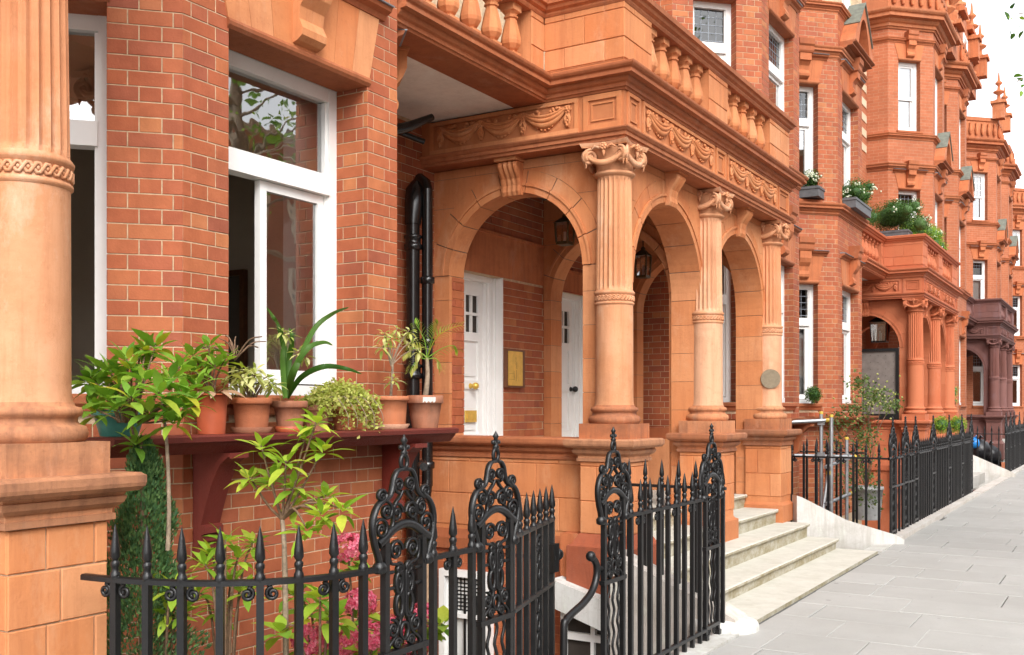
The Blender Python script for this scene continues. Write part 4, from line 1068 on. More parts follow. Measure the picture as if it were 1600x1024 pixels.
def arch_wall(par, F, s0, s1, c, r, zs, z0, zt, th, m, ps, w=.205, nv=9, key=True, name='arch_wall', detail=True):
    """wall pierced by a round arch, built of voussoirs, spandrel blocks and jamb blocks"""
    core = MB(); n = 24; e = .005
    # recessed core behind the joints
    def ring(ra, rb, d0, d1):
        for i in range(n):
            a, b = PI - PI * i / n, PI - PI * (i + 1) / n
            core.prism(F, [(c + ra * math.cos(a), zs + ra * math.sin(a)), (c + ra * math.cos(b), zs + ra * math.sin(b)), (c + rb * math.cos(b), zs + rb * math.sin(b)), (c + rb * math.cos(a), zs + rb * math.sin(a))], d0, d1)
    ring(r + e, r + w + .02, -th + e, -e)
    R = r + w
    if s0 < c - r: core.fbox(F, s0, c - r - e, -th + e, -e, z0, zs)
    if s1 > c + r: core.fbox(F, c + r + e, s1, -th + e, -e, z0, zs)
    for i in range(n):
        a, b = PI - PI * i / n, PI - PI * (i + 1) / n
        x0, x1 = max(s0, min(s1, c + R * math.cos(a))), max(s0, min(s1, c + R * math.cos(b)))
        if x1 - x0 < 1e-4: continue
        def zr(x): return zs + math.sqrt(max(0, R * R - (x - c) ** 2))
        core.prism(F, [(x0, zr(x0)), (x1, zr(x1)), (x1, zt), (x0, zt)], -th + e, -e)
    if s0 < c - R: core.fbox(F, s0, c - R, -th + e, -e, zs, zt)
    if s1 > c + R: core.fbox(F, c + R, s1, -th + e, -e, zs, zt)
    o = core.build(name, M['mortar_dark'] if detail else M[m], par)
    for i in range(nv):
        a, b = PI - PI * i / nv - .004 / r, PI - PI * (i + 1) / nv + .004 / r
        k = 4; aa = [a + (b - a) * j / k for j in range(k + 1)]
        inn = [(c + r * math.cos(x), zs + r * math.sin(x)) for x in aa]; out = [(c + R * math.cos(x), zs + R * math.sin(x)) for x in aa]
        mid = [(c + (r + .06) * math.cos(x), zs + (r + .06) * math.sin(x)) for x in aa]; mi2 = [(c + (r + .085) * math.cos(x), zs + (r + .085) * math.sin(x)) for x in aa]
        q = MB(); q.prism(F, inn + mid[::-1], -th, .010); q.prism(F, mid + mi2[::-1], -th, .022); q.prism(F, mi2 + out[::-1], -th, .004)
        q.build('voussoir', M[m], o)
    # jamb blocks
    hh = .29; z = z0; k = 0
    while z < zs - .01:
        zb = min(zs, z + hh)
        if zs - zb < .1: zb = zs
        for a, b in ((s0, c - r), (c + r, s1)):
            if b - a > .03:
                b2 = [(a, b)]
                if b - a > .30 and k % 2: mth = a + (b - a) * .52; b2 = [(a, mth - .002), (mth + .002, b)]
                for x, y in b2:
                    q = MB(); q.fbox(F, x + .001, y - .001, -th, .0, z + .002, zb - .002); q.build('jamb_block', M[m], o)
        z = zb; k += 1
    # spandrel blocks
    zc = [zs, zs + R * .36, zs + R * .70, zs + R + .004, zt]
    for za, zb in zip(zc, zc[1:]):
        if zb - za < .02: continue
        za2, zb2 = za + .002, zb - .002
        if za >= zs + R:
            nn = max(2, round((s1 - s0) / .42))
            for i in range(nn):
                x0, x1 = s0 + (s1 - s0) * i / nn, s0 + (s1 - s0) * (i + 1) / nn
                q = MB(); q.fbox(F, x0 + .002, x1 - .002, -th, 0, za2, zb2); q.build('spandrel_block', M[m], o)
            continue
        for sg, edge in ((-1, s0), (1, s1)):
            arc = [(c + sg * math.sqrt(max(0, (R + .003) ** 2 - (zz - zs) ** 2)), zz) for zz in [za2 + (zb2 - za2) * j / 6 for j in range(7)]]
            if (edge - arc[-1][0]) * sg < .02: continue
            arc = [((x if (edge - x) * sg > .0 else edge), zz) for x, zz in arc]
            poly = [(edge, za2)] + arc + [(edge, zb2)]
            if sg < 0: poly = poly[::-1]
            q = MB(); q.prism(F, poly[::-1], -th, 0); q.build('spandrel_block', M[m], o)
    if key:
        q = MB(); kw = .10; zk0 = zs + r - .03; zk1 = zs + R + .06
        H = zk1 - zk0
        for i in range(4):   # fluted scroll keystone
            x0 = c - kw + 2 * kw * i / 4; x1 = x0 + 2 * kw / 4
            xm = (x0 + x1) / 2
            pr = [(0, 0), (.04, .0), (.055, .12 * H), (.05, .3 * H), (.065, .5 * H), (.115, .72 * H), (.14, .85 * H), (.13, .97 * H), (.10, H), (0, H)]
            for (u, v, k2) in ((x0, xm, 0), (xm, x1, 1)):
                A = [F.p((u if k2 == 0 else v) * 1.0, d * .88, zk0 + z) for d, z in pr]; B = [F.p(xm, d, zk0 + z) for d, z in pr]
                L = len(pr)
                q.add(A + B, [tuple(range(L)), tuple(range(2 * L - 1, L - 1, -1))] + [(j, (j + 1) % L, L + (j + 1) % L, L + j) for j in range(L)])
        q.fbox(F, c - kw - .012, c + kw + .012, 0, .15, zk1 + .001, zk1 + .03)
        q.build('keystone', M[m], o)
    return o

def swag_mb(F, s0, s1, zt, drop, d):
    q = MB(); L = s1 - s0; m = 13
    for (k, rr, dz, dd) in ((1.0, .030, 0, .010), (.74, .022, .012, .022), (.5, .016, .022, .024), (1.18, .013, -.004, .004)):
        pts = []
        for i in range(m):
            f = i / (m - 1); x = 2 * f - 1
            pts.append(F.p(s0 + L * f, d + dd, zt + dz - drop * k * (1 - x * x)))
        q.tube(pts, [rr * (.35 + .65 * (1 - (2 * i / (m - 1) - 1) ** 2)) for i in range(m)], 6)
    for i in range(9):   # fringe beads
        f = (i + .5) / 9; x = 2 * f - 1
        q.ball(F.p(s0 + L * (.1 + .8 * f), d + .012, zt - drop * 1.32 * (1 - x * x) - .006), .012, 5, 4)
    for f in (.18, .32, .68, .82):
        for k in range(3): q.ball(F.p(s0 + L * f + RND.uniform(-.018, .018), d + .012, zt + .01 + RND.uniform(-.012, .02)), .017, 5, 4)
    return q
def drop_mb(F, s, zt, h, d):
    q = MB()
    for k in range(6): a = 2 * PI * k / 6; q.ball(F.p(s + .022 * math.cos(a), d + .015, zt + .022 * math.sin(a)), .017, 6, 4)
    q.ball(F.p(s, d + .028, zt), .014, 6, 4)
    for sg in (-1, 1): q.tube([F.p(s, d + .01, zt - .01), F.p(s + sg * .022, d + .016, zt - h * .5), F.p(s + sg * .010, d + .01, zt - h)], [.010, .018, .005], 5)
    for k in range(5): q.ball(F.p(s + RND.uniform(-.016, .016), d + .02, zt - h * (.4 + .12 * k)), .015, 5, 4)
    return q
def panel_frame(q, F, s0, s1, z0, z1, w=.03, dp=.016):
    q.fbox(F, s0, s1, 0, dp, z0, z0 + w); q.fbox(F, s0, s1, 0, dp, z1 - w, z1)
    q.fbox(F, s0, s0 + w, 0, dp - .001, z0 + w, z1 - w); q.fbox(F, s1 - w, s1, 0, dp - .001, z0 + w, z1 - w)

def baluster_mesh(m):
    q = MB(); a = .062
    q.box(-a, -a, 0, a, a, .07)
    q.lathe([(.050, .07), (.044, .082), (.062, .10), (.084, .135), (.088, .165), (.080, .21), (.062, .29), (.050, .335), (.046, .352), (.060, .358), (.060, .372), (.050, .378), (.052, .39), (.072, .412)], (0, 0, 0), 8, smooth=False, a0=PI / 8)
    q.box(-.064, -.064, .412, .064, .064, .472)
    me = q.mesh('baluster'); me.materials.append(M[m]); return me

def porch(y0, label, tone, full=True):
    dy = y0 - 7.84
    mt, mp, mo, mr = {'orange': ('terra', 'terra_pale', 'terra_old', 'terra_red'), 'salmon': ('terra2',) * 4, 'brown': ('terra3',) * 4}[tone]
    h = thing('entrance_porch', label, 'porch', (-3.72, y0, 0), 'arched porches along the terrace')
    Y = lambda y: y + dy
    cols = [(-3.72, Y(7.84)), (-3.72, Y(10.05)), (-3.72, Y(12.13))]
    ps = Pieces(h, 'block', M[mt], cap=200, pr=.008, ch=.004)
    pedestal(h, cols[0], 0, ps, mt, mfoot='terra_foot' if tone == 'orange' else mt, foot_h=.6)
    pedestal(h, cols[1], .30, ps, mt, foot=.25, foot_h=.30); pedestal(h, cols[2], .30, ps, mt, foot=.25, foot_h=.30)
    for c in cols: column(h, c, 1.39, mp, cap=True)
    # front arches and side arches
    FF = Frame((-3.74, Y(7.9)), (0, 1))
    jl = True
    dt = tone == 'orange'
    arch_wall(h, FF, .203, 2.20, 9.085 - 7.9, .835, 2.745, .465, 3.855, .32, mt, ps, detail=dt)
    arch_wall(h, FF, 2.203, 4.197, 11.115 - 7.9, .835, 2.745, .465, 3.855, .32, mt, ps, detail=dt)
    FS = Frame((XW, Y(7.86)), (1, 0))
    arch_wall(h, FS, .005, -3.742 - XW, -4.725 - XW, .695, 2.875, 1.2, 3.855, .24, mt, ps, w=.2, detail=dt)
    FX = Frame((XW, Y(9.96)), (1, 0))
    arch_wall(h, FX, .005, -4.065 - XW, -4.80 - XW, .70, 2.84, .6, 3.96, .25, mt, ps, w=.18, key=False, detail=dt)
    FE = Frame((XW, Y(12.10)), (1, 0))
    arch_wall(h, FE, .005, -3.742 - XW, -4.725 - XW, .695, 2.875, 1.2, 3.855, .20, mt, ps, w=.2, key=False, detail=dt)
    if dt:
        pj = Pieces(h, 'jamb_brick', M['brick'], cap=60); lay_bricks(pj, Frame((-5.418, Y(7.90)), (0, 1)), 0, .20, 1.39, 2.87); pj.flush()
    # low walls with coping at both ends
    for ya_, yb_ in ((7.786, 8.09), (12.1, 12.29)):
        q = MB(); q.box(XW, Y(ya_), -2.4, -3.94, Y(yb_), 1.25); q.build('low_wall', M[mt], h)
    FLW = Frame((XW, Y(7.786)), (1, 0))
    lay_bricks(ps, FLW, .02, 1.66, .56, 1.2, (), 0, block=(.46, .29))
    if dt:
        pb = Pieces(h, 'wall_brick', M['brick'], cap=150); lay_bricks(pb, FLW, .02, 1.66, -1.2, .36, (), 0); pb.flush()
    q = MB(); q.sweep([(XW, Y(7.786)), (-3.94, Y(7.786))], PED_CAP); q.box(XW, Y(7.88), 1.25, -3.94, Y(8.12), 1.387); q.build('coping', M[mr], h)
    q = MB(); q.sweep([(-3.94, Y(12.29)), (XW, Y(12.29))], PED_CAP); q.build('coping', M[mr], h)
    q = MB(); q.sweep([(XW, Y(7.786)), (-4.02, Y(7.786))], [(-.05, .36), (.035, .36), (.035, .46), (.01, .54), (-.05, .55)]); q.build('base_course', M[mr], h)
    q = MB(); q.box(XW, Y(8.1), -.3, -3.98, Y(12.1), .6); q.build('porch_floor', M['step'], h)
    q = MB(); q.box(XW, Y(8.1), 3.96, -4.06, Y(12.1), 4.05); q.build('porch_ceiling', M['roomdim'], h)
    q = MB(); q.box(-4.12, Y(7.62), -.3, -3.96, Y(12.3), .59); q.build('plinth_wall', M[mr], h)
    # entablature
    xo, ya, yb = -3.55, Y(7.67), Y(12.42)
    path = [(XW, ya), (xo, ya), (xo, yb), (XW, yb)]
    q = MB(); q.sweep(path, [(-.38, 3.86), (.005, 3.86), (.005, 3.885), (.022, 3.89), (.022, 3.92), (.035, 3.925), (.05, 3.945), (.05, 3.955), (-.38, 3.956)]); q.build('architrave', M[mr if dt else mt], h)
    q = MB(); q.sweep(path, [(-.38, 3.957), (0, 3.957), (0, 4.262), (-.38, 4.262)]); fz = q.build('frieze', M[mt], h)
    Fs, Ff = Frame((XW, ya), (1, 0)), Frame((xo, ya), (0, 1))
    Ls, Lf = xo - XW, yb - ya
    z0, z1 = 3.965, 4.255
    q = MB()
    panel_frame(q, Fs, .10, Ls - .42, z0, z1, .035); panel_frame(q, Fs, Ls - .37, Ls - .02, z0, z1, .045); panel_frame(q, Fs, Ls - .30, Ls - .09, z0 + .07, z1 - .07, .012, .01)
    fr = [(.05, .30), (.36, 2.10), (2.16, 2.44), (2.50, 4.22), (4.28, 4.70)]
    for k, (a, b) in enumerate(fr):
        panel_frame(q, Ff, a, b, z0, z1, .03)
        if k % 2 == 0: panel_frame(q, Ff, a + .06, b - .06, z0 + .06, z1 - .06, .012, .01)
    q.build('panel_moulding', M[mt], fz)
    def swags(F, a, b, n):
        for i in range(n):
            p, r = a + (b - a) * i / n, a + (b - a) * (i + 1) / n
            swag_mb(F, p + .02, r - .02, z1 - .085, .105, .0).build('swag', M[mt], fz)
        for i in range(n + 1): drop_mb(F, a + (b - a) * i / n, z1 - .085, .15, .0).build('ribbon_drop', M[mt], fz)
    swags(Fs, .22, Ls - .52, 3); swags(Ff, .46, 2.0, 3); swags(Ff, 2.60, 4.12, 3)
    # balcony: runs along the recess, then steps out over the porch
    xr, yl = -4.30, Y(5.55)
    bp = [(xr, yl), (xr, ya), (xo, ya), (xo, yb), (XW, yb)]
    q = MB(); q.sweep(bp, cornice_profile(4.262, 4.445, .15, -.3)); q.build('cornice', M[mr if dt else mt], h)
    q = MB(); q.box(XW, yl, 4.268, xr - .29, ya + .003, 4.4); q.build('soffit', M['plaster'], h)
    q = MB(); q.box(XW, ya, 4.30, xo - .25, yb - .1, 4.43); q.build('balcony_floor', M['lead'], h)
    q = MB(); q.sweep(bp, [(-.20, 4.446), (.0, 4.446), (0, 4.512), (-.015, 4.52), (-.20, 4.52)]); q.build('balustrade_plinth', M[mt], h)
    q = MB(); zr = 4.99
    q.sweep(bp, [(-.23, zr), (.0, zr), (.012, zr + .02), (.012, zr + .035), (.04, zr + .05), (.05, zr + .075), (.075, zr + .085), (.08, zr + .125), (.06, zr + .14), (-.26, zr + .14), (-.29, zr + .12), (-.29, zr + .08)]); q.build('balustrade_rail', M[mr if dt else mt], h)
    bm = baluster_mesh(mt)
    piers = [((xr - .19, ya - .22), (xr, ya + .0)), ((xr, ya), (xo, ya + .20)), ((xo - .20, ya + .2), (xo, ya + .56)), ((xo - .20, ya + 1.98), (xo, ya + 2.52)), ((xo - .20, ya + 3.98), (xo, yb))]
    for (a, b) in piers:
        pm = MB(); pm.box(min(a[0], b[0]) + .006, min(a[1], b[1]) + .006, 4.52, max(a[0], b[0]) - .006, max(a[1], b[1]) - .006, zr)
        pm.build('balustrade_pier', M[mt], h)
    pb = Pieces(h, 'pier_block', M[mt], cap=120, pr=.008, ch=.004)
    lay_bricks(pb, Frame((xr, ya), (1, 0)), .0, xo - xr, 4.525, zr, (), -.006, block=(.38, .235))
    for a, b in ((ya, ya + .56), (ya + 1.98, ya + 2.52), (ya + 3.98, yb)): lay_bricks(pb, Frame((xo, a), (0, 1)), 0, b - a, 4.525, zr, (), -.006, block=(.40, .235))
    lay_bricks(pb, Frame((xr, ya - .22), (0, 1)), 0, .22, 4.525, zr, (), -.006, block=(.40, .235))
    pb.flush()
    for a, b in ((ya + .56, ya + 1.98), (ya + 2.52, ya + 3.98)):
        for i in range(5): inst('baluster', bm, h, (xo - .10, a + (b - a) * (i + .5) / 5, 4.52))
    n = 6; a, b = yl + .05, ya - .24
    for i in range(n): inst('baluster', bm, h, (xr - .10, a + (b - a) * (i + .5) / n, 4.52))
    ps.flush()
    return h

porch(7.84, 'pale orange terracotta entrance porch with swagged frieze, fluted columns and balustrade', 'orange')
porch(22.0, 'salmon painted porch under the balcony full of clipped shrubs', 'salmon')
porch(36.1, 'dark brown painted porch beyond the salmon one', 'brown')

# round plaque on the third column
q = MB(); c = (-3.72, 12.13); a = math.atan2(-12.13 * .82, 3.72 * 1.0)
pd = Vector((.45, -.893, 0)).normalized()
ctr = Vector((c[0], c[1], 1.99)) + pd * .158
sx = Vector((-pd.y, pd.x, 0)); n = 24
f0 = [ctr + sx * (.115 * math.cos(2 * PI * k / n)) + Vector((0, 0, .115 * math.sin(2 * PI * k / n))) - pd * .02 for k in range(n)]
f1 = [p + pd * .034 for p in f0]
q.add(f0 + f1, [tuple(range(n, 2 * n))] + [(k, (k + 1) % n, n + (k + 1) % n, n + k) for k in range(n)])
q.build('round_plaque', M['plaque'], None, label='round bronze plaque fixed to the last column of the pale orange porch', cat='plaque')

# near pillar of the neighbouring porch
h = thing('porch_pillar', 'huge weathered terracotta pillar on a blockwork pedestal, nearest of all', 'pillar', (-3.72, 2.46, 0))
ps = Pieces(h, 'block', M['terra'], cap=200, pr=.009, ch=.004)
c = (-3.72, 2.46); a = .215
q = MB(); q.box(c[0] - a + .006, c[1] - a + .006, -.4, c[0] + a - .006, c[1] + a - .006, 1.3); o = q.build('pedestal', M['mortar'], h)
for F in (Frame((c[0] - a, c[1] - a), (1, 0)), Frame((c[0] + a, c[1] - a), (0, 1))):
    z = -.4; k = 0
    while z < 1.19:
        zb = min(1.2, z + .205)
        cuts = [0, .16, .37, .43] if k % 2 else [0, .22, .43]
        for x0, x1 in zip(cuts, cuts[1:]): ps.add(F, (x0 + x1) / 2, -.006, (z + zb) / 2, x1 - x0 - .006, zb - z - .006)
        z = zb; k += 1
ps.flush()
q = MB(); q.sweep(sq_path(c, a), PED_CAP, closed=True); q.box(c[0] - a + .01, c[1] - a + .01, 1.25, c[0] + a - .01, c[1] + a - .01, 1.388); q.build('pedestal_cap', M['terra_old'], o)
column(h, c, 1.39, 'terra_pale', shaft_r=.168)
q = MB(); q.box(-5.4, 1.5, 3.86, -3.5, 2.75, 5.2); q.box(-3.9, -3, 3.87, -3.5, 1.5, 5.2); q.build('entablature', M['terra'], h)

# ------------------------------------------------------------------ steps and white strings
h = thing('entrance_steps', 'worn pale stone steps with green stained risers climbing to the pale orange porch', 'steps', (-3.0, 9.8, 0))
for (xe, z, ya, yb, xb) in ((-2.46, .012, 7.25, 12.15, -2.95), (-2.88, .135, 7.5, 12.1, -3.3), (-3.2, .30, 7.55, 12.05, -3.65), (-3.52, .46, 8.1, 11.88, -3.98), (-3.9, .615, 8.12, 11.9, -4.4)):
    q = MB()
    if z < .05: q.box(xb, ya, -.2, xe, yb, z)
    else:
        q.sweep([(xe, ya), (xe, yb)], [(xb - xe, z), (xb - xe, z - .17), (-.035, z - .17), (-.03, z - .045), (-.008, z - .04), (.0, z - .028), (0, z - .010), (-.008, z)])
    q.build('tread', M['step'], h)
for (yy, y2, nm, lab) in ((7.24, 7.50, 'white_string_wall', 'white painted string wall behind the railings, left of the stone steps'), ):
    q = MB(); F = Frame((-3.45, yy), (1, 0))
    q.prism(F, [(-.02, -2.4), (.82, -2.4), (.95, -.02), (1.0, .05), (.98, .10), (.86, .16), (.02, .50), (-.02, .52)], -(y2 - yy), 0)
    q.lathe([(.26, -.02), (.26, .03), (.25, .055), (.22, .075), (.15, .088), (.001, .092)], (-2.60, 7.38, 0), 32)
    w = q.build(nm, M['white_wall'], None, label=lab, cat='wall')
q = MB()
F = Frame((-3.48, 12.32), (.80, .60)); 
q.prism(F, [(0, -.3), (1.32, -.3), (1.34, .06), (1.22, .12), (.62, .30), (.06, .58), (0, .60)], -.02, .14)
q.build('white_string_wall', M['white_wall'], None, label='white painted splayed string wall right of the stone steps', cat='wall')
for dy2, lab in ((14.16, 'white steps and string wall of the salmon porch, seen between the railings'), (28.2, 'white string wall of the brown porch steps')):
    q = MB(); F = Frame((-3.6, 12.3 + dy2), (.85, .5)); q.prism(F, [(0, -.3), (1.35, -.3), (1.37, .06), (1.2, .16), (.06, .66), (0, .68)], -.02, .2)
    q.sweep([(-2.9, 8 + dy2), (-2.9, 12.1 + dy2)], [(-1, .135), (-1, -.1), (0, -.1), (0, .135)]); q.sweep([(-3.2, 8 + dy2), (-3.2, 12.1 + dy2)], [(-.7, .3), (-.7, .135), (0, .135), (0, .3)])
    q.sweep([(-3.5, 8 + dy2), (-3.5, 12.1 + dy2)], [(-.4, .6), (-.4, .3), (0, .3), (0, .6)])
    q.build('white_steps', M['white_wall'], None, label=lab, cat='steps')
# area walls, bed and white canopy over the basement
q = MB(); q.box(-2.62, -6, -2.4, -2.42, 7.25, .015); q.box(-2.62, 12.16, -2.4, -2.42, 13.1, .012); q.box(-2.62, 21.2, -2.4, -2.42, 27.2, .012); q.box(-2.62, 13.1, -2.4, -2.42, 21.2, .05); q.box(-2.62, 27.2, -2.4, -2.42, 35.3, .05); q.box(-2.62, 41, -2.4, -2.42, 50, .05)
q.build('kerb_stone', M['white_wall'], None, kind='structure')
q = MB(); q.box(-4.2, 2.6, -2.4, -2.63, 5.2, -.05); q.build('planting_bed', M['soil'], None, kind='structure')
q = MB(); F = Frame((-4.1, 7.42), (1, 0)); q.prism(F, [(0, .0), (.62, -.20), (.62, .06), (0, .23)], -.22, 0)
q.build('basement_canopy', M['white_wall'], None, label='small sloping white canopy beside the open gate', cat='canopy')
b = thing('basement_window', 'white framed basement window below the small white canopy', 'window', (-3.8, 7.6, -.6))
q = MB(); F = Frame((-4.08, 7.55), (1, 0))
for s0, s1, z0, z1 in ((0, .05, -1.6, .0), (.55, .60, -1.6, .0), (.05, .55, -.28, -.22), (.05, .55, -.05, .0), (.28, .32, -.22, -.05), (.28, .31, -1.6, -.28)): q.fbox(F, s0, s1, -.06, 0, z0, z1)
q.build('frame', M['white'], b)
q = MB(); q.fbox(F, .05, .55, -.05, -.04, -1.6, -.05); q.build('pane', M['dark'], b)
b = thing('basement_window', 'white basement window with a lattice grille low beside the drainpipe', 'window', (-5.2, 7.78, -.4))
q = MB(); F = Frame((-5.50, 7.786), (1, 0))
for s0, s1, z0, z1 in ((.06, .12, -1.6, .17), (.56, .62, -1.6, .17), (.12, .56, .11, .17), (.12, .56, -.26, -.22)): q.fbox(F, s0, s1, .01, .07, z0, z1)
q.build('frame', M['white'], b)
q = MB(); q.fbox(F, .12, .56, .008, .02, -1.6, .11); q.build('blind', M['blind'], b)
q = MB()
for i in range(9): q.fbox(F, .14, .54, .021, .028, -.2 + i * .035, -.19 + i * .035)
for i in range(10): q.fbox(F, .15 + i * .04, .16 + i * .04, .0215, .0285, -.2, .10)
for s_ in (.22, .34, .46): q.fbox(F, s_ - .01, s_ + .01, .05, .065, -1.6, -.05)
q.build('grille', M['iron'], b)

# ------------------------------------------------------------------ shelf along the near bay, drainpipes, lanterns, plates
h = thing('plant_shelf', 'dark red painted shelf on curved brackets carrying the row of flower pots', 'shelf', (-4.05, 4.5, 1.5))
q = MB(); q.sweep([(-4.195, 3.0), (-4.195, 5.74)], [(0, 1.51), (0, 1.42), (.24, 1.42), (.255, 1.435), (.275, 1.455), (.29, 1.475), (.31, 1.48), (.315, 1.505), (.305, 1.512), (.29, 1.515)]); q.build('shelf_board', M['redpaint'], h)
for yy in (3.72, 5.30):
    q = MB(); F = Frame((-4.19, yy), (0, 1))
    n = 9; arc = []
    for i in range(n + 1):
        f = i / n; arc.append((.26 - .20 * f ** .55, 1.40 - .36 * f))
    prof = [(0, 1.418), (.27, 1.418), (.27, 1.39)] + arc + [(.085, 1.03), (.085, .995), (.06, .985), (.06, .95), (.04, .93), (.04, .88), (0, .86)]
    a, b = F.p(0, 0, 0), F.p(.13, 0, 0); q.sweep([a[:2], b[:2]], prof); q.build('bracket', M['redpaint'], h)
h = thing('drainpipe', 'black cast iron drainpipes rising in the recess beside the arch', 'drainpipe', (-5.3, 7.3, 0))
q = MB(); q.tube([(-5.47, 7.36, -1.5), (-5.47, 7.36, 3.3)], .062, 12); 
for z in (.6, 1.9, 3.05): q.lathe([(.062, 0), (.082, .01), (.082, .05), (.070, .06), (.070, .10), (.082, .11), (.082, .13), (.062, .14)], (-5.47, 7.36, z), 12)
q.tube([(-5.47, 7.36, 3.28), (-5.47, 7.37, 3.45), (-5.48, 7.40, 3.58), (-5.52, 7.5, 3.66)], [.075, .085, .085, .07], 10); q.build('soil_pipe', M['pipe'], h)
q = MB(); q.tube([(-5.37, 7.44, .95), (-5.37, 7.44, 3.6)], .05, 12)
q.tube([(-5.37, 7.44, 3.58), (-5.40, 7.45, 3.66), (-5.50, 7.5, 3.72)], .052, 10)
for z in (1.1, 2.2, 2.75): q.lathe([(.05, 0), (.066, .01), (.066, .06), (.05, .07)], (-5.37, 7.44, z), 12)
q.tube([(-5.37, 7.44, 1.0), (-5.37, 7.42, .88), (-5.44, 7.36, .76)], .052, 10)
q.build('rainwater_pipe', M['pipe'], h)
q = MB(); q.tube([(-5.30, 7.25, 1.15), (-5.1, 7.0, 1.18), (-4.8, 6.6, 1.18)], .035, 8); q.build('branch_pipe', M['pipe'], h)
# broken light bracket and duct under the soffit
q = MB(); q.tube([at_depth(605, 206, 8.75), at_depth(640, 198, 8.8), at_depth(676, 183, 8.9)], [.05, .045, .03], 8); q.tube([at_depth(622, 206, 8.9), at_depth(663, 222, 9.0)], .025, 6); q.build('soffit_duct', M['pipe'], None, label='black duct running under the pale soffit beside the bay', cat='duct')

def lantern(c, zb, zt, w, lab):
    h = thing('hanging_lantern', lab, 'lantern', (c[0], c[1], zb), 'hanging lanterns in the porches')
    q = MB(); H = zt - zb; a = w / 2
    for sx in (-1, 1):
        for sy in (-1, 1): q.tube([(c[0] + sx * a * .85, c[1] + sy * a * .85, zb), (c[0] + sx * a, c[1] + sy * a, zb + H * .72)], .011, 4)
    q.box(c[0] - a * .9, c[1] - a * .9, zb - .02, c[0] + a * .9, c[1] + a * .9, zb + .01)
    q.add([(c[0] - a * 1.2, c[1] - a * 1.2, zb + H * .72), (c[0] + a * 1.2, c[1] - a * 1.2, zb + H * .72), (c[0] + a * 1.2, c[1] + a * 1.2, zb + H * .72), (c[0] - a * 1.2, c[1] + a * 1.2, zb + H * .72),
           (c[0] - a * .35, c[1] - a * .35, zb + H * .92), (c[0] + a * .35, c[1] - a * .35, zb + H * .92), (c[0] + a * .35, c[1] + a * .35, zb + H * .92), (c[0] - a * .35, c[1] + a * .35, zb + H * .92)],
          [(3, 2, 1, 0), (0, 1, 5, 4), (1, 2, 6, 5), (2, 3, 7, 6), (3, 0, 4, 7), (4, 5, 6, 7)])
    q.ball((c[0], c[1], zb + H * .96), .03, 8, 5); q.tube([(c[0], c[1], zb + H * .95), (c[0], c[1], 3.97)], .008, 5)
    q.build('frame', M['lantern'] if w < .3 else M['iron'], h)
    q = MB(); b = a * .9
    q.add([(c[0] - b, c[1] - b, zb + .012), (c[0] + b, c[1] - b, zb + .012), (c[0] + b, c[1] + b, zb + .012), (c[0] - b, c[1] + b, zb + .012), (c[0] - b, c[1] - b, zb + H * .715), (c[0] + b, c[1] - b, zb + H * .715), (c[0] + b, c[1] + b, zb + H * .715), (c[0] - b, c[1] + b, zb + H * .715)],
          [(0, 1, 5, 4), (1, 2, 6, 5), (2, 3, 7, 6), (3, 0, 4, 7)])
    q.build('pane', M['glass'], h)
    q = MB(); q.tube([(c[0], c[1], zb + .01), (c[0], c[1], zb + H * .4)], .014, 8); q.tube([(c[0] + .03, c[1], zb + .01), (c[0] + .03, c[1], zb + H * .33)], .012, 8); q.build('candle_tube', M['white'], h)
lantern((-4.76, 8.9), 3.27, 3.54, .145, 'brass and glass lantern hanging inside the first arch above the front doors')
lantern((-4.83, 10.95), 3.17, 3.50, .14, 'small lantern hanging behind the fluted corner column in the second arch')
lantern((-4.55, 22.7), 3.05, 3.62, .34, 'big black lantern hanging in the arch of the salmon porch')
h = thing('brass_plate', 'brass nameplate on a dark wooden backing board between the two white doors', 'plate', (XW, 9.2, 1.9))
F = Frame((XW + .008, 9.10), (0, 1))
q = MB(); q.fbox(F, 0, .36, 0, .05, 1.86, 2.26); q.build('backing_board', M['wood'], h)
q = MB(); q.fbox(F, .012, .30, .05, .056, 1.88, 2.24); q.build('plate', M['brass'], h)
q = MB()
for z in (1.885, 2.225):
    for s in (.025, .285): q.ball(F.p(s, .057, z + .004), .006, 6, 4)
q.build('screw', M['brass'], h)
q = MB(); RE = random.Random(3)          # worn engraving, no longer legible
for s0, za, zb in ((.155, 2.10, 2.17), (.17, 2.06, 2.12), (.12, 1.94, 2.03), (.165, 1.93, 2.04)):
    z = za
    while z < zb:
        dz = RE.uniform(.006, .014); q.fbox(F, s0 + RE.uniform(-.006, .0), s0 + RE.uniform(.005, .012), .056, .0572, z, z + dz * .7); z += dz
q.fbox(F, .02, .12, .056, .0572, 2.003, 2.006); q.fbox(F, .02, .12, .056, .0572, 1.943, 1.946)
q.build('engraving', M['engraving'], h)
# ------------------------------------------------------------------ railings
X3, Z3 = Vector((1, 0, 0)), Vector((0, 0, 1))
def sp(c, r, turns, a0, sgn, n=22, r1=None):
    return spiral_pts((c[0], 0, c[1]), X3, Z3, r, r * .18 if r1 is None else r1, turns, a0, n, sgn)
def poly3(pts): return [Vector((x, 0, z)) for x, z in pts]
def smooth_pts(pts, n=5):
    P = [Vector(p) for p in pts]; out = []
    for i in range(len(P) - 1):
        p0, p1, p2, p3 = P[max(0, i - 1)], P[i], P[i + 1], P[min(len(P) - 1, i + 2)]
        for k in range(n):
            t = k / n
            out.append(.5 * ((2 * p1) + (p2 - p0) * t + (2 * p0 - 5 * p1 + 4 * p2 - p3) * t * t + (3 * p1 - p0 - 3 * p2 + p3) * t ** 3))
    out.append(P[-1]); return out
def mkmesh(q, name, m): me = q.mesh(name); me.materials.append(M[m]); return me

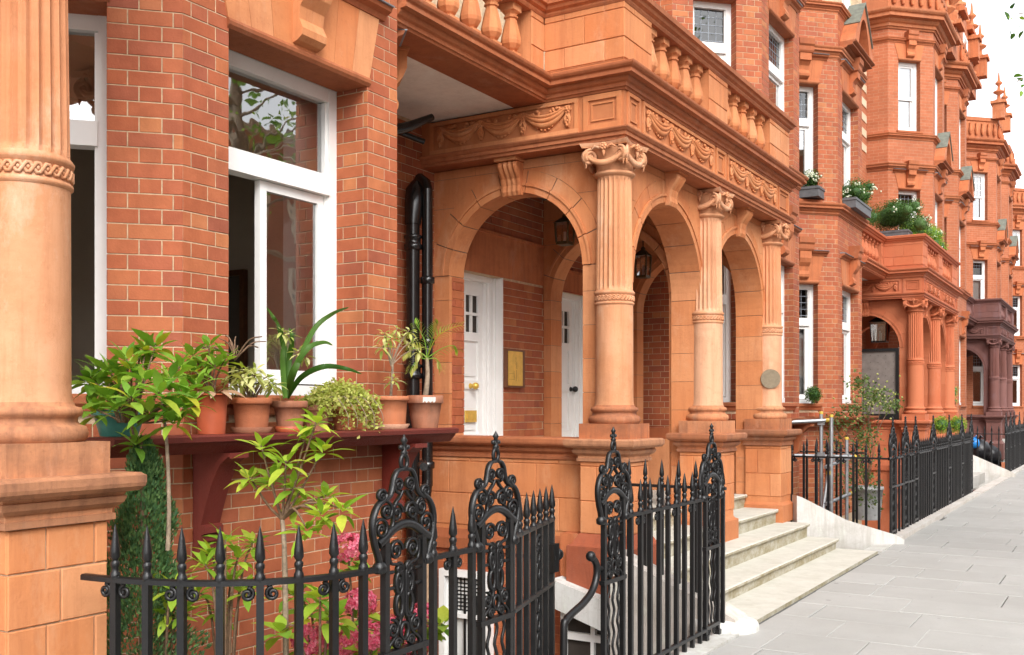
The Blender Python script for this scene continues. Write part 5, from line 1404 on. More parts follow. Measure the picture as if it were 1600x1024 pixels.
def standard_meshes():
    r = .0088; out = {}
    class RB(MB):          # flat iron ribbon, deeper than it is wide
        def tube(s, pts, rr, n=6, **k): return MB.tube(s, pts, rr, n, flat=1.75, up=(0, 1, 0), **k)
    q = MB(); w = .014
    for s in (-.125, .125): q.box(s - w, -w, .0, s + w, w, 1.13)
    q.tube(smooth_pts([(-.17, 0, 1.105), (-.135, 0, 1.122), (-.09, 0, 1.15), (-.045, 0, 1.168), (0, 0, 1.174), (.045, 0, 1.168), (.09, 0, 1.15), (.135, 0, 1.122), (.17, 0, 1.105)], 4), .019, 8)
    q.box(-.15, -.017, .645, .15, .017, .67); q.box(-.14, -.016, .085, .14, .016, .11)
    for s in (-1, 1):
        q.tube([(s * .125, 0, .92), (s * .07, 0, .92)], .008, 5); q.tube([(s * .125, 0, .985), (s * .07, 0, .985)], .008, 5)
        q.lathe([(.02, 0), (.03, .01), (.03, .03), (.018, .045)], (s * .16, 0, .99), 8); q.tube([(s * .125, 0, 1.0), (s * .175, 0, 1.0)], .013, 6)
        q.box(s * .125 - .022, -.022, -.01, s * .125 + .022, .022, .05)
    out['ornate_standard'] = q
    q = RB()
    for s in (-1, 1):
        q.tube(smooth_pts([(s * x, 0, z) for x, z in [(.155, 1.0), (.168, 1.05), (.193, 1.11), (.206, 1.17), (.198, 1.22), (.17, 1.262), (.13, 1.285), (.12, 1.30)]], 4), r * 1.15, 6)
        q.tube(smooth_pts([(s * x, 0, z) for x, z in [(.13, 1.275), (.095, 1.295), (.078, 1.33), (.068, 1.365), (.045, 1.392), (.012, 1.398)]], 4), r, 6)
        for (c, rad, a0, sg) in (((.150, 1.165), .046, 0, 1), ((.052, 1.222), .042, PI, -1), ((.115, 1.235), .038, PI * .5, 1), ((.037, 1.335), .032, -PI / 2, 1), ((.148, 1.298), .030, -PI * .6, -1)):
            pts = sp(c, rad, 1.6, a0, sg)
            q.tube([Vector((s * p.x, 0, p.z)) for p in pts], r * .85, 5)
            q.ball((s * c[0], 0, c[1]), .011, 6, 4)
        q.tube(smooth_pts([(s * x, 0, z) for x, z in [(.10, 1.15), (.075, 1.18), (.075, 1.22), (.06, 1.26), (.03, 1.285), (.012, 1.31)]], 4), r * .8, 5)
    out['crest_scroll'] = q
    q = MB()
    q.tube([Vector((.022 * math.cos(2 * PI * k / 14), 0, 1.427 + .03 * math.sin(2 * PI * k / 14))) for k in range(15)], .010, 6)
    q.lathe([(.012, 0), (.018, .01), (.010, .02), (.010, .05), (.016, .06), (.006, .075), (.001, .085)], (0, 0, 1.455), 8)
    for s in (-1, 1): q.ball((s * .022, 0, 1.487), .012, 6, 4); q.tube([(0, 0, 1.475), (s * .022, 0, 1.487)], .008, 5)
    q.box(-.016, -.012, 1.392, .016, .012, 1.404)
    out['finial'] = q
    q = RB()
    for s in (-1, 1):
        for (c, rad, a0, sg) in (((.055, 1.07), .044, PI * 1.0, -1), ((.032, .992), .024, PI * .5, 1), ((.075, .755), .036, PI * .5, 1), ((.045, .69), .024, PI, -1)):
            q.tube([Vector((s * p.x, 0, p.z)) for p in sp(c, rad, 1.6, a0, sg)], r * .85, 5); q.ball((s * c[0], 0, c[1]), .011, 6, 4)
        for zc in (.935, .845): q.tube([Vector((s * .034 + .021 * math.cos(2 * PI * k / 16), 0, zc + .045 * math.sin(2 * PI * k / 16))) for k in range(17)], .008, 5)
        q.tube([Vector((s * .034 + .010 * math.cos(2 * PI * k / 10), 0, .935 + .022 * math.sin(2 * PI * k / 10))) for k in range(11)], .006, 5)
        q.tube(smooth_pts([(s * x, 0, z) for x, z in [(.098, 1.10), (.10, 1.05), (.085, 1.02), (.05, 1.012), (.012, .98), (.010, .88), (.012, .80), (.045, .792)]], 4), r * .8, 5)
        q.tube(smooth_pts([(s * x, 0, z) for x, z in [(.02, .80), (.05, .73), (.10, .69), (.11, .66)]], 4), r * .8, 5)
    q.tube([Vector((.026 * math.cos(2 * PI * k / 14), 0, .735 + .034 * math.sin(2 * PI * k / 14))) for k in range(15)], .008, 5)
    out['panel_scroll'] = q
    q = MB()
    for x in (-.065, 0, .065): q.tube([(x + .012 * math.sin(k * PI / 2.5), 0, .645 - .53 * k / 20) for k in range(21)], .0085, 5)
    for x in (-.05, .05): q.tube([Vector((p.x, 0, p.z)) for p in sp((x, .055), .03, 1.3, 0, 1, 14)], .007, 5)
    out['wavy_bar'] = q
    return {k: mkmesh(v, k, 'iron') for k, v in out.items()}
STD = standard_meshes()
def bar_mesh(h=1.02, base=.0):
    q = MB(); w = .0138
    q.box(-w, -w, base, w, w, h)
    q.lathe([(.018, h - .01), (.0205, h + .0), (.019, h + .012), (.014, h + .02), (.014, h + .034), (.0175, h + .04), (.0175, h + .052), (.012, h + .06)], (0, 0, 0), 8)
    q.lathe([(.011, h + .06), (.0195, h + .075), (.018, h + .10), (.011, h + .15), (.001, h + .195)], (0, 0, 0), 8, cap=False)
    return mkmesh(q, 'spike_bar', 'iron')
BAR = bar_mesh()
_cq = MB()
for s in (-1, 1): _cq.tube([Vector((s * p.x + s * .005, 0, p.z)) for p in sp((.040, .965), .026, 1.5, PI * .5, 1, 18)], .008, 5); _cq.tube([(s * .012, 0, 1.02), (s * .036, 0, .992)], .008, 5)
CURL = mkmesh(_cq, 'rail_curl', 'iron')
def put_standard(par, x, y, rz, z=0, s=1.0):
    o = inst('ornate_standard', STD['ornate_standard'], par, (x, y, z), rz)
    WL[o.name] = WL[par.name] + Vector(o.location)
    for k in ('crest_scroll', 'finial', 'panel_scroll', 'wavy_bar'):
        c = bpy.data.objects.new(k, STD[k]); c.parent = o; COL.objects.link(c)
    return o
def rail_run(par, pts, zr=1.02, h=.022, w=.017, name='top_rail'):
    q = MB()
    q.sweep(pts, [(-w, zr - h), (w, zr - h), (w, zr - .004), (w * .6, zr), (-w * .6, zr), (-w, zr - .004)]); return q.build(name, M['iron'], par)
def bars(par, a, b, n, ends=(0, 0), z=0, curls=False, skip=0):
    A, B = Vector((a[0], a[1])), Vector((b[0], b[1])); rz = math.atan2(B.y - A.y, B.x - A.x)
    for i in range(n):
        p = A.lerp(B, i / max(1, n - 1)); inst('spike_bar', BAR, par, (p.x, p.y, z), rz)
        if curls and i % 2 == skip: inst('rail_curl', CURL, par, (p.x, p.y, z), rz)
GF = 'black iron area railings'
h = thing('iron_railing', 'nearest black railing curving out from the big pillar in front of the shrubs', 'railing', (-2.9, 2.6, 0), GF)
cpts = smooth_pts([(-3.40, 2.49, 0), (-3.2, 2.515, 0), (-2.93, 2.60, 0), (-2.72, 2.76, 0), (-2.60, 2.96, 0), (-2.55, 3.20, 0)], 8)
rail_run(h, [(p.x, p.y) for p in cpts] + [(XF, 3.24)])
acc = .16; nb = 0
for i in range(1, len(cpts)):
    seg = cpts[i] - cpts[i - 1]; L = seg.length
    while acc <= L:
        p = cpts[i - 1] + seg * (acc / L); rz = math.atan2(seg.y, seg.x)
        inst('spike_bar', BAR, h, (p.x, p.y, 0), rz); inst('rail_curl', CURL, h, (p.x, p.y, 0), rz) if nb % 2 == 0 else None; nb += 1
        acc += .142
    acc -= L
put_standard(h, XF, 3.37, PI / 2); rail_run(h, [(XF, 3.49), (XF, 3.95)]); bars(h, (XF, 3.575), (XF, 3.875), 3, curls=True, skip=1); put_standard(h, XF, 4.08, PI / 2)
rail_run(h, [(XF, 3.49), (XF, 3.95)], .12, name='bottom_rail')
g = thing('iron_gate', 'black spiked iron gate standing ajar between the scrolled standards, with a round latch knob', 'gate', (-2.57, 4.30, 0))
ga, gb = (-2.575, 4.27), (-2.80, 5.08)
rail_run(g, [ga, gb], 1.03); rail_run(g, [ga, gb], .67, name='middle_rail'); rail_run(g, [ga, gb], .14, name='bottom_rail')
bars(g, ga, gb, 7)
gd = (Vector(gb) - Vector(ga)).normalized(); gz = math.atan2(gd.y, gd.x); mid = Vector(ga).lerp(Vector(gb), .62)
q = MB()
for zc in (.60, .50, .40, .78, .86): q.tube([Vector((.03 * math.cos(2 * PI * k / 14), 0, zc + .045 * math.sin(2 * PI * k / 14))) for k in range(15)], .008, 5)
for s in (-1, 1): q.tube([(s * .06, 0, .2), (s * .06, 0, .92)], .010, 5); q.tube([Vector((s * .03 + p.x * s, 0, p.z)) for p in sp((.0, .90), .03, 1.4, 0, 1, 16)], .008, 5)
q.tube(smooth_pts([(-.06, 0, .91), (-.03, 0, .955), (0, 0, .965), (.03, 0, .955), (.06, 0, .91)], 3), .011, 5)
inst('gate_panel', mkmesh(q, 'gate_panel', 'iron'), g, (mid.x, mid.y, 0), gz)
q = MB(); kp = Vector((gb[0], gb[1], .80)); kd = Vector((gd.x, gd.y, 0))
q.tube([kp - kd * .03, kp + kd * .06, kp + kd * .075, kp + kd * .11], [.03, .018, .012, .012], 8); q.ball(kp + kd * .14, .036, 10, 8); q.box(gb[0] - .03, gb[1] - .03, .72, gb[0] + .03, gb[1] + .03, .88)
q.build('latch_knob', M['iron'], g)
h = thing('iron_railing', 'black railing in front of the white string wall, left of the stone steps', 'railing', (XF, 5.3, 0), GF)
put_standard(h, XF, 5.36, PI / 2); put_standard(h, XF, 6.98, PI / 2)
rail_run(h, [(XF, 5.48), (XF, 6.86)]); bars(h, (XF, 5.60), (XF, 6.75), 9, curls=True, skip=1); rail_run(h, [(XF, 5.48), (XF, 6.86)], .10, name='bottom_rail')
bars(h, (XF + .005, 7.20), (XF + .005, 7.20), 1)
rail_run(h, [(-2.58, 7.37), (-3.45, 7.37)], 1.055); bars(h, (-2.68, 7.37), (-3.37, 7.37), 6, z=.035)
q = MB(); q.tube(smooth_pts([(-2.575, 5.13, .815), (-2.57, 5.18, .77), (-2.57, 5.185, .70), (-2.57, 5.13, .625), (-2.57, 5.02, .575), (-2.57, 4.90, .545), (-2.57, 4.82, .515), (-2.57, 4.795, .46), (-2.57, 4.795, .0)], 4), .021, 7); q.ball((-2.575, 5.12, .82), .03, 8, 6); q.tube([(-2.57, 5.18, .74), (-2.55, 5.25, .74)], .016, 6)
q.build('latch_stay', M['iron'], h)

h = thing('iron_railing', 'black railing run beyond the stone steps, enclosing the scaffold poles', 'railing', (XF, 13.4, 0), GF)
rail_run(h, [(-3.85, 13.42), (XF, 13.42)]); bars(h, (-3.8, 13.42), (-2.70, 13.42), 8, curls=True, skip=0)
sy = [13.5, 14.35, 15.1, 16.6, 18.2, 19.7, 20.95]
for y in sy: put_standard(h, XF, y, PI / 2)
for a, b in zip(sy, sy[1:]):
    n = max(3, int((b - a - .34) / .14)); rail_run(h, [(XF, a + .12), (XF, b - .12)]); bars(h, (XF, a + .20), (XF, b - .20), n)
    if b - a < 1.0: rail_run(h, [(XF, a + .12), (XF, b - .12)], .66, name='middle_rail')
rail_run(h, [(-4.1, 14.9), (-3.2, 14.9)], 1.02, name='inner_rail'); bars(h, (-4.0, 14.9), (-3.3, 14.9), 6)
h = thing('iron_railing', 'far black railing run beyond the white steps of the salmon porch, with dark bags behind', 'railing', (XF, 27.2, 0), GF)
rail_run(h, [(-3.85, 27.2), (XF, 27.2)]); bars(h, (-3.8, 27.2), (-2.70, 27.2), 8)
sy = [27.3, 28.4, 29.3, 30.8, 32.3, 33.8, 35.0]
for y in sy: put_standard(h, XF, y, PI / 2)
for a, b in zip(sy, sy[1:]):
    n = max(3, int((b - a - .34) / .16)); rail_run(h, [(XF, a + .12), (XF, b - .12)]); bars(h, (XF, a + .20), (XF, b - .20), n)

# ------------------------------------------------------------------ foliage helpers
def leaf_mesh(name, L, W, m, curl=.15, fold=.12, n=4, ob=.5):
    v = [(0, 0, 0)]; f = []
    for i in range(1, n):
        t = i / n; w = W * math.sin(PI * t ** (.8 if ob <= .5 else 1.25)) ** .8 * .5; x = L * t; z = -curl * L * t * t + .05 * L * math.sin(PI * t)
        v += [(x, -w, z + fold * w), (x, 0, z), (x, w, z + fold * w)]
    v.append((L, 0, -curl * L)); e = len(v) - 1
    f += [(0, 1, 2), (0, 2, 3)]
    for i in range(n - 2):
        b = 1 + i * 3; f += [(b, b + 3, b + 4, b + 1), (b + 1, b + 4, b + 5, b + 2)]
    b = 1 + (n - 2) * 3; f += [(b, e, b + 1), (b + 1, e, b + 2)]
    me = bpy.data.meshes.new(name); me.from_pydata(v, [], f); me.materials.append(M[m])
    for p in me.polygons: p.use_smooth = True
    return me
def put_leaf(par, me, p, az, pitch, sc=1.0, roll=0.0, name='leaf'):
    return inst(name, me, par, p, rot=(roll, -pitch, az), scale=(sc, sc, sc))
def rosette(par, mes, p, n, spread=(.1, 1.0), sc=(.8, 1.15), up=0.0, lean=(0, 0)):
    a0 = RND.uniform(0, 6)
    for i in range(n):
        f = i / max(1, n - 1); az = a0 + i * 2.4 + RND.uniform(-.25, .25)
        pitch = spread[1] + (spread[0] - spread[1]) * f + RND.uniform(-.15, .15) + lean[0] * math.cos(az) + lean[1] * math.sin(az)
        put_leaf(par, RND.choice(mes), Vector(p) + Vector((math.cos(az), math.sin(az), 0)) * .008 - Vector((0, 0, .03 * f)), az, pitch, RND.uniform(*sc) * (.75 + .25 * f if f < .3 else 1), RND.uniform(-.3, .3))
def stem(par, pts, r0, r1, m='bark', name='stem', n=6):
    P = smooth_pts(pts, 4); N = len(P)
    q = MB(); q.tube(P, [r0 + (r1 - r0) * i / (N - 1) for i in range(N)], n); return q.build(name, M[m], par)
def scatter_leaves(q, pts, L, W, jit=1.0, down=0.2):
    """many small leaf faces in one mesh"""
    for p in pts:
        az = RND.uniform(0, 2 * PI); pt = RND.uniform(-1.0, 1.0) - down; s = RND.uniform(.7, 1.25)
        d = Vector((math.cos(az) * math.cos(pt), math.sin(az) * math.cos(pt), math.sin(pt)))
        u = d.cross(Vector((RND.uniform(-1, 1), RND.uniform(-1, 1), RND.uniform(-.2, 1)))); 
        if u.length < 1e-3: continue
        u.normalize(); p = Vector(p); nn = d.cross(u)
        q.add([p, p + d * L * s * .5 + u * W * s * .5 + nn * W * .12, p + d * L * s, p + d * L * s * .5 - u * W * s * .5 + nn * W * .12], [(0, 1, 2), (0, 2, 3)])
    return q

LV = [leaf_mesh('leaf', .125, .050, 'leaf', .12), leaf_mesh('leaf', .115, .042, 'leaf', .3), leaf_mesh('leaf', .10, .04, 'leaf', .05)]
LB = [leaf_mesh('leaf', .11, .040, 'leaf_bright', .15), leaf_mesh('leaf', .10, .036, 'leaf_bright', .35), leaf_mesh('leaf', .12, .036, 'leaf_bright', .08)]
LP = [leaf_mesh('leaf', .075, .022, 'leaf_pale', .2), leaf_mesh('leaf', .06, .02, 'leaf_pale', .4)]
LD = [leaf_mesh('leaf', .12, .05, 'leaf_deep', .2), leaf_mesh('leaf', .10, .05, 'leaf_deep', .35)]
LH = [leaf_mesh('leaf', .13, .085, 'leaf_bright', .2, .2), leaf_mesh('leaf', .11, .075, 'leaf', .3, .2)]

# tall leggy rhododendron by the big pillar
def P(u, v, D): return at_depth(u, v, D)
h = thing('rhododendron', 'large glossy green rhododendron beside the big pillar with a few yellowing leaves', 'shrub', (-3.75, 3.05, 0))
base = [(-3.62, 3.06, -.05), (-3.63, 3.06, .8), (-3.66, 3.05, 1.35)]
stem(h, [P(262, 860, 4.42), P(264, 800, 4.42), P(262, 720, 4.42), P(256, 640, 4.42)], .011, .007, 'bark_grey')
stem(h, [(-3.66, 2.98, -.05), P(222, 740, 4.45), P(214, 690, 4.45), P(196, 640, 4.45), P(190, 600, 4.4)], .014, .008)
ros = [(172, 578, 4.5), (198, 560, 4.4), (225, 592, 4.3), (243, 540, 4.6), (265, 590, 4.4), (282, 572, 4.5), (205, 618, 4.2), (232, 640, 4.25), (185, 636, 4.3), (262, 632, 4.3), (285, 612, 4.4), (152, 600, 4.5),
       (300, 628, 4.4), (218, 560, 4.6), (170, 618, 4.4), (250, 612, 4.2), (212, 690, 4.4), (278, 640, 4.35), (228, 545, 4.6), (192, 590, 4.5), (140, 590, 4.5), (150, 640, 4.4), (308, 600, 4.5), (205, 575, 4.35), (270, 655, 4.3)]
for (u, v, D) in ros:
    p = P(u, v, D); rosette(h, LV, p, 12, (-.45, 1.15), (.75, 1.2))
    stem(h, [P(200 + (u - 200) * .25, 660, 4.42), P((u + 205) / 2, (v + 650) / 2 + 8, (D + 4.42) / 2), p], .006, .004)
# middle azalea
h = thing('azalea', 'slender bright green azalea on a thin branching trunk in front of the red bracket', 'shrub', (-3.15, 3.35, 0))
stem(h, [P(447, 1060, 4.5), P(446, 940, 4.5), P(444, 850, 4.5), P(441, 812, 4.5)], .014, .010, 'bark_grey')
for (u, v) in ((408, 696), (447, 720), (478, 680), (495, 657), (506, 700), (424, 747), (459, 758), (510, 774), (534, 794), (479, 825), (502, 802), (390, 745), (460, 785)):
    D = RND.uniform(4.35, 4.65); p = P(u, v, D)
    rosette(h, LB, p, 13, (-.4, 1.0), (.85, 1.2))
    stem(h, [P(441, 812, 4.5), P(441 + (u - 441) * .45, min((v + 812) / 2 + 10, 800 - abs(u - 441) * .15), (4.5 + D) / 2), p], .007, .004)
for nm, lab, pts, lv in (('azalea', 'low bright leaved azalea behind the curved railing spikes', [(352, 842), (372, 870), (330, 862), (395, 846), (362, 905), (310, 925), (340, 950), (385, 920), (320, 880)], LB),
                         ('azalea', 'yellow green seedling shrub beside the conifer at the curved railing', [(252, 905), (240, 925), (272, 918), (290, 950), (262, 955)], LB),
                         ('leafy_shrub', 'broad leaved plant low between the hydrangea heads', [(500, 930), (480, 955), (520, 965), (460, 925), (440, 985), (600, 990), (655, 985), (690, 975)], LH)):
    p0 = P(pts[0][0], 1000, 4.6)
    h = thing(nm, lab, 'shrub', (p0.x, p0.y, 0))
    for (u, v) in pts:
        D = RND.uniform(4.35, 4.9) if u < 580 else RND.uniform(4.9, 5.6); p = P(u, v, D); rosette(h, lv, p, 14 if lv is LB else 9, (-.4, 1.0), (.8, 1.15)); stem(h, [(p0.x, p0.y, -.05), P((u + pts[0][0]) / 2, (v + 1010) / 2, D), p], .008, .004)
# columnar conifer
h = thing('conifer', 'narrow dark green conifer column between the pillar and the curved railing', 'conifer', (-3.69, 3.0, -.05))
stem(h, [(-3.69, 3.0, -.05), (-3.69, 3.0, 1.40)], .03, .008)
q = MB(); pts = []
for i in range(15000):
    f = RND.random() ** .8; z = -.03 + 1.54 * f; R = .25 * (1 - f) ** .62 * (1 + .18 * math.sin(z * 23)) + .012; a = RND.uniform(0, 2 * PI); R *= RND.uniform(.55, 1.05) * (1 + .22 * math.sin(a * 3 + z * 9))
    pts.append((-3.69 + R * math.cos(a), 3.0 + R * math.sin(a), z))
for p in pts:
    p = Vector(p); out = Vector((p.x + 3.73, p.y - 3.0, .15)); out.normalize(); d = (out + Vector((RND.uniform(-.5, .5), RND.uniform(-.5, .5), RND.uniform(.1, 1.0)))).normalized()
    u = d.orthogonal(); u.rotate(Matrix.Rotation(RND.uniform(0, 6.28), 3, d)); L = RND.uniform(.014, .030); w = .0042
    q.add([p - u * w, p + u * w, p + d * L], [(0, 1, 2)])
q.build('foliage', M['needle'], h, kind='stuff')

# hydrangeas
HG = 'pink hydrangea bushes behind the railings'
for lab, heads in (('pink hydrangea with one flower head high against the brick wall', [(545, 858, 4.9, .085)]),
                   ('pink hydrangea with flower heads low between the spikes and first scrolled standard', [(487, 1000, 4.6, .082), (538, 1008, 4.7, .072), (583, 998, 4.6, .085), (562, 943, 4.9, .078)]),
                   ('pink hydrangea with flower heads seen through the first scrolled standard', [(615, 985, 5.0, .075), (660, 965, 5.1, .08), (645, 1015, 5.0, .08)])):
    p0 = P(heads[0][0], 1080, heads[0][2])
    h = thing('hydrangea', lab, 'hydrangea', (p0.x, p0.y, -.05), HG)
    for (u, v, D, R) in heads:
        c = P(u, v, D); q = MB()
        for k in range(120):
            a = RND.uniform(0, 2 * PI); zz = RND.uniform(-.75, 1); rr = math.sqrt(1 - zz * zz); nrm = Vector((rr * math.cos(a), rr * math.sin(a), zz * .85)); p = c + nrm * R * RND.uniform(.86, 1.06)
            nrm = (nrm + Vector((RND.uniform(-.4, .4), RND.uniform(-.4, .4), RND.uniform(-.4, .4)))).normalized(); t1 = nrm.orthogonal().normalized(); t1.rotate(Matrix.Rotation(RND.uniform(0, 1.5), 3, nrm)); t2 = nrm.cross(t1); s = RND.uniform(.015, .021)
            for sg in (1, -1):
                for tt, tu in ((t1, t2), (t2, t1)):
                    q.add([p, p + tt * sg * s * .6 + tu * s * .42 + nrm * .004, p + tt * sg * s * 1.05 + nrm * .002, p + tt * sg * s * .6 - tu * s * .42 + nrm * .004], [(0, 1, 2, 3)])
        q.build('flower_head', M['pink'], h)
        stem(h, [(p0.x, p0.y, -.05), ((p0.x + c.x) / 2 + .03, (p0.y + c.y) / 2, c.z * .5), c - Vector((0, 0, R * .5))], .008, .005)
        for k in range(12):
            az = k * 2.4 + RND.uniform(-.3, .3); put_leaf(h, RND.choice(LH), c - Vector((0, 0, R * .7 + .02 * (k % 4))) + Vector((math.cos(az), math.sin(az), 0)) * .02, az, RND.uniform(-.3, .4), RND.uniform(.8, 1.1), RND.uniform(-.3, .3))

# ------------------------------------------------------------------ pots on the shelf
ZS = 1.515
def pot_mb(c, r_top, r_bot, hgt, rim=.03, rw=.012, n=32):
    q = MB(); rm = rim
    q.lathe([(r_bot, 0), (r_bot + (r_top - rw - r_bot) * .5, (hgt - rm) * .5), (r_top - rw, hgt - rm), (r_top - rw * .3, hgt - rm + .002), (r_top, hgt - rm + .008), (r_top, hgt - .006), (r_top - .005, hgt), (r_top - .016, hgt), (r_top - .02, hgt - .03), (r_top - .022, hgt - .04)], c, n, cap=False)
    q.lathe([(r_bot * .99, .003), (r_bot * .2, .004)], c, n, cap=False); return q
def pot(name, lab, x, y, z, rt, rb, hgt, m, saucer=None, rim=.03, hgroup=None):
    h = thing(name, lab, 'pot', (x, y, z))
    zz = z + (.022 if saucer else 0)
    pot_mb((x, y, zz), rt, rb, hgt, rim).build('pot_body', M[m], h)
    q = MB(); q.lathe([(rt - .021, hgt - .038), (rt * .5, hgt - .03), (.001, hgt - .026)], (x, y, zz), 24, cap=False); q.build('soil', M['soil'], h)
    if saucer:
        q = MB(); q.lathe([(rb * 1.12, 0), (rb * 1.30, .03), (rb * 1.24, .031), (rb * 1.08, .012), (.001, .011)], (x, y, z), 28, cap=False); q.build('saucer', M[saucer], h)
    return Vector((x, y, zz + hgt))
XP = -4.02
t = pot('glazed_bowl', 'teal glazed bowl on the shelf end, half hidden by the rhododendron', XP - .05, 3.17, ZS, .125, .085, .125, 'teal')
h = thing('leafy_plant', 'leafy green plant growing in the teal bowl', 'plant', (t.x, t.y, t.z - .03))
for (dx, dy, dz) in ((-.08, -.08, .12), (-.02, -.1, .2), (.0, .02, .1), (-.1, 0, .16), (.06, -.04, .06)):
    rosette(h, LD + LV[:1], t + Vector((dx, dy, dz)), 9, (-.4, .9), (.8, 1.1)); stem(h, [t - Vector((0, 0, .03)), t + Vector((dx * .5, dy * .5, dz * .6)), t + Vector((dx, dy, dz))], .006, .004)
t = pot('flower_pot', 'tall smooth brick red plastic pot with dry leaves drooping over its rim', XP, 3.69, ZS, .092, .068, .205, 'potred', rim=.012)
h = thing('rhododendron', 'young rhododendron growing out of the tall brick red pot', 'shrub', (t.x, t.y, t.z - .03))
for (dx, dy, dz) in ((-.05, -.08, .2), (-.02, .0, .25), (.02, .08, .19), (.05, -.02, .15), (-.08, .05, .16), (.0, -.12, .12)):
    rosette(h, LV, t + Vector((dx, dy, dz)), 11, (-.4, 1.0), (.8, 1.1)); stem(h, [t - Vector((0, 0, .03)), t + Vector((dx * .4, dy * .4, dz * .5)), t + Vector((dx, dy, dz))], .006, .004)
DL = leaf_mesh('dry_leaf', .12, .05, 'dead', .35)
for k in range(9): az = k * .7; put_leaf(h, DL, t + Vector((math.cos(az) * .06, math.sin(az) * .06, .01)), az, RND.uniform(-.3, .1), RND.uniform(.7, 1.1), RND.uniform(-.5, .5), 'dry_leaf')
t = pot('flower_pot', 'wide orange clay pot with thick rim, right beside the brick red pot', XP, 3.97, ZS, .108, .085, .165, 'pot', 'potold', .035)
h = thing('variegated_plant', 'cream and green variegated plant in the wide orange pot', 'plant', (t.x, t.y, t.z - .03))
for k in range(13):
    a = k * 2.4; r = .03 + .11 * (k / 13) ** .5; p = t + Vector((r * math.cos(a), r * math.sin(a), .13 - .06 * (k / 13) + RND.uniform(-.02, .04))); rosette(h, LP, p, 11, (-.7, .8), (.9, 1.4)); stem(h, [t - Vector((0, 0, .03)), (t + p) / 2 + Vector((0, 0, .02)), p], .004, .003)
for k in range(14): az = RND.uniform(0, 6.28); put_leaf(h, leaf_mesh('leaf', .11, .014, 'leaf', .3) if k == 0 else h.children[-1].data, t + Vector((-.02, -.10, .20)), az, RND.uniform(-.2, .5), RND.uniform(.8, 1.3))
t = pot('flower_pot', 'weathered pinkish clay pot on a red saucer holding the strap leaved plant', XP + .02, 4.24, ZS, .098, .068, .15, 'potold', 'potred', .04)
h = thing('strap_leaf_plant', 'strap leaved plant with long arching dark green blades', 'plant', (t.x, t.y, t.z - .03))
def strap(pts, w, m='leaf_deep'):
    Pp = smooth_pts(pts, 6); N = len(Pp); q = MB(); vs = []; fs = []
    for i, p in enumerate(Pp):
        tg = (Pp[min(i + 1, N - 1)] - Pp[max(0, i - 1)]).normalized(); sd = tg.cross(Vector((-.5, .85, 0)).cross(tg)); sd = Vector((.5165 * .6, -.856 * .6, 0)).cross(tg); sd.normalize()
        ww = w * (math.sin(PI * min(1, (i / (N - 1)) * .75 + .25)) ** .7); nn = sd.cross(tg)
        vs += [p - sd * ww + nn * ww * .35, p, p + sd * ww + nn * ww * .35]
    for i in range(N - 1): b = i * 3; fs += [(b, b + 1, b + 4, b + 3), (b + 1, b + 2, b + 5, b + 4)]
    q.add(vs, fs, True); q.build('blade', M[m], h)
D0 = project(t)[2]
for pts in ([(447, 622), (462, 575), (490, 515), (520, 490), (546, 480)], [(447, 622), (455, 585), (480, 545), (505, 535), (520, 540)], [(448, 622), (470, 590), (505, 573), (540, 576), (566, 585)],
            [(446, 622), (446, 560), (438, 520), (428, 498), (416, 480)], [(446, 622), (452, 560), (456, 530), (452, 512)], [(445, 622), (441, 560), (446, 530)]):
    strap([P(u, v, D0 - .0 + .14 * math.sin(i * 1.2 + u)) for i, (u, v) in enumerate(pts)], .016)
for (u, v) in ((452, 520), (478, 552), (440, 515), (466, 548)): rosette(h, LP, P(u, v, D0 - .05), 10, (-.8, .8), (.7, 1.0))
for (y, lab, m, rt) in ((4.50, 'small dark clay pot tucked behind the trailing succulent', 'potold', .085), (4.76, 'clay pot mostly hidden under the trailing pale succulent', 'pot', .10)):
    t = pot('flower_pot', lab, XP - .02, y, ZS, rt, .065, .15, m, None, .035)
    tr = t
h = thing('trailing_succulent', 'pale yellow green succulent spilling over two pots on the shelf', 'plant', (XP, 4.63, ZS + .12))
q = MB(); pts = []
for i in range(2300):
    f = RND.random(); y = 4.40 + .52 * f; hh = .12 * math.sin(PI * f) ** .6; a = RND.uniform(0, 2 * PI); r = RND.random() ** .5 * .15
    z = ZS + .16 + hh * (1 - (r / .15) ** 2) + RND.uniform(-.03, .03)
    x = XP + .03 + r * math.cos(a) * .8
    if x > XP + .07 and RND.random() < .75: z -= RND.uniform(.0, .17) * (1 if f > .3 else .4)
    pts.append((x, y + r * math.sin(a) * .3, z))
scatter_leaves(q, pts, .026, .018, down=.1); q.build('foliage', M['leaf_lime'], h, kind='stuff')
for k in range(5): stem(h, [(XP, 4.5 + .08 * k, ZS + .14), (XP + .1, 4.52 + .08 * k, ZS + .2), (XP + .17, 4.55 + .08 * k, ZS + .1), (XP + .16, 4.57 + .08 * k, ZS + .02)], .003, .002, 'bark_grey')
t = pot('flower_pot', 'wide plain orange clay pot holding the little bare trunked tree', XP, 5.17, ZS, .118, .095, .185, 'pot', 'potold', .03)
h = thing('small_tree', 'little pale leaved tree on a thin bare trunk in the wide clay pot', 'plant', (t.x, t.y, t.z - .03))
D1 = project(t)[2]
stem(h, [t - Vector((0, 0, .03)), P(612, 600, D1), P(613, 565, D1), P(606, 540, D1)], .010, .006, 'bark_grey')
for (u, v) in ((600, 520), (620, 512), (632, 525), (645, 532), (610, 525), (655, 545), (598, 540), (615, 590), (640, 515)):
    p = P(u, v, D1 + RND.uniform(-.1, .1)); stem(h, [P(611, 572, D1), P((611 + u) / 2, (560 + v) / 2, D1), p], .004, .0025, 'bark_grey')
    rosette(h, LP, p, 12, (-.8, .7), (.75, 1.15))
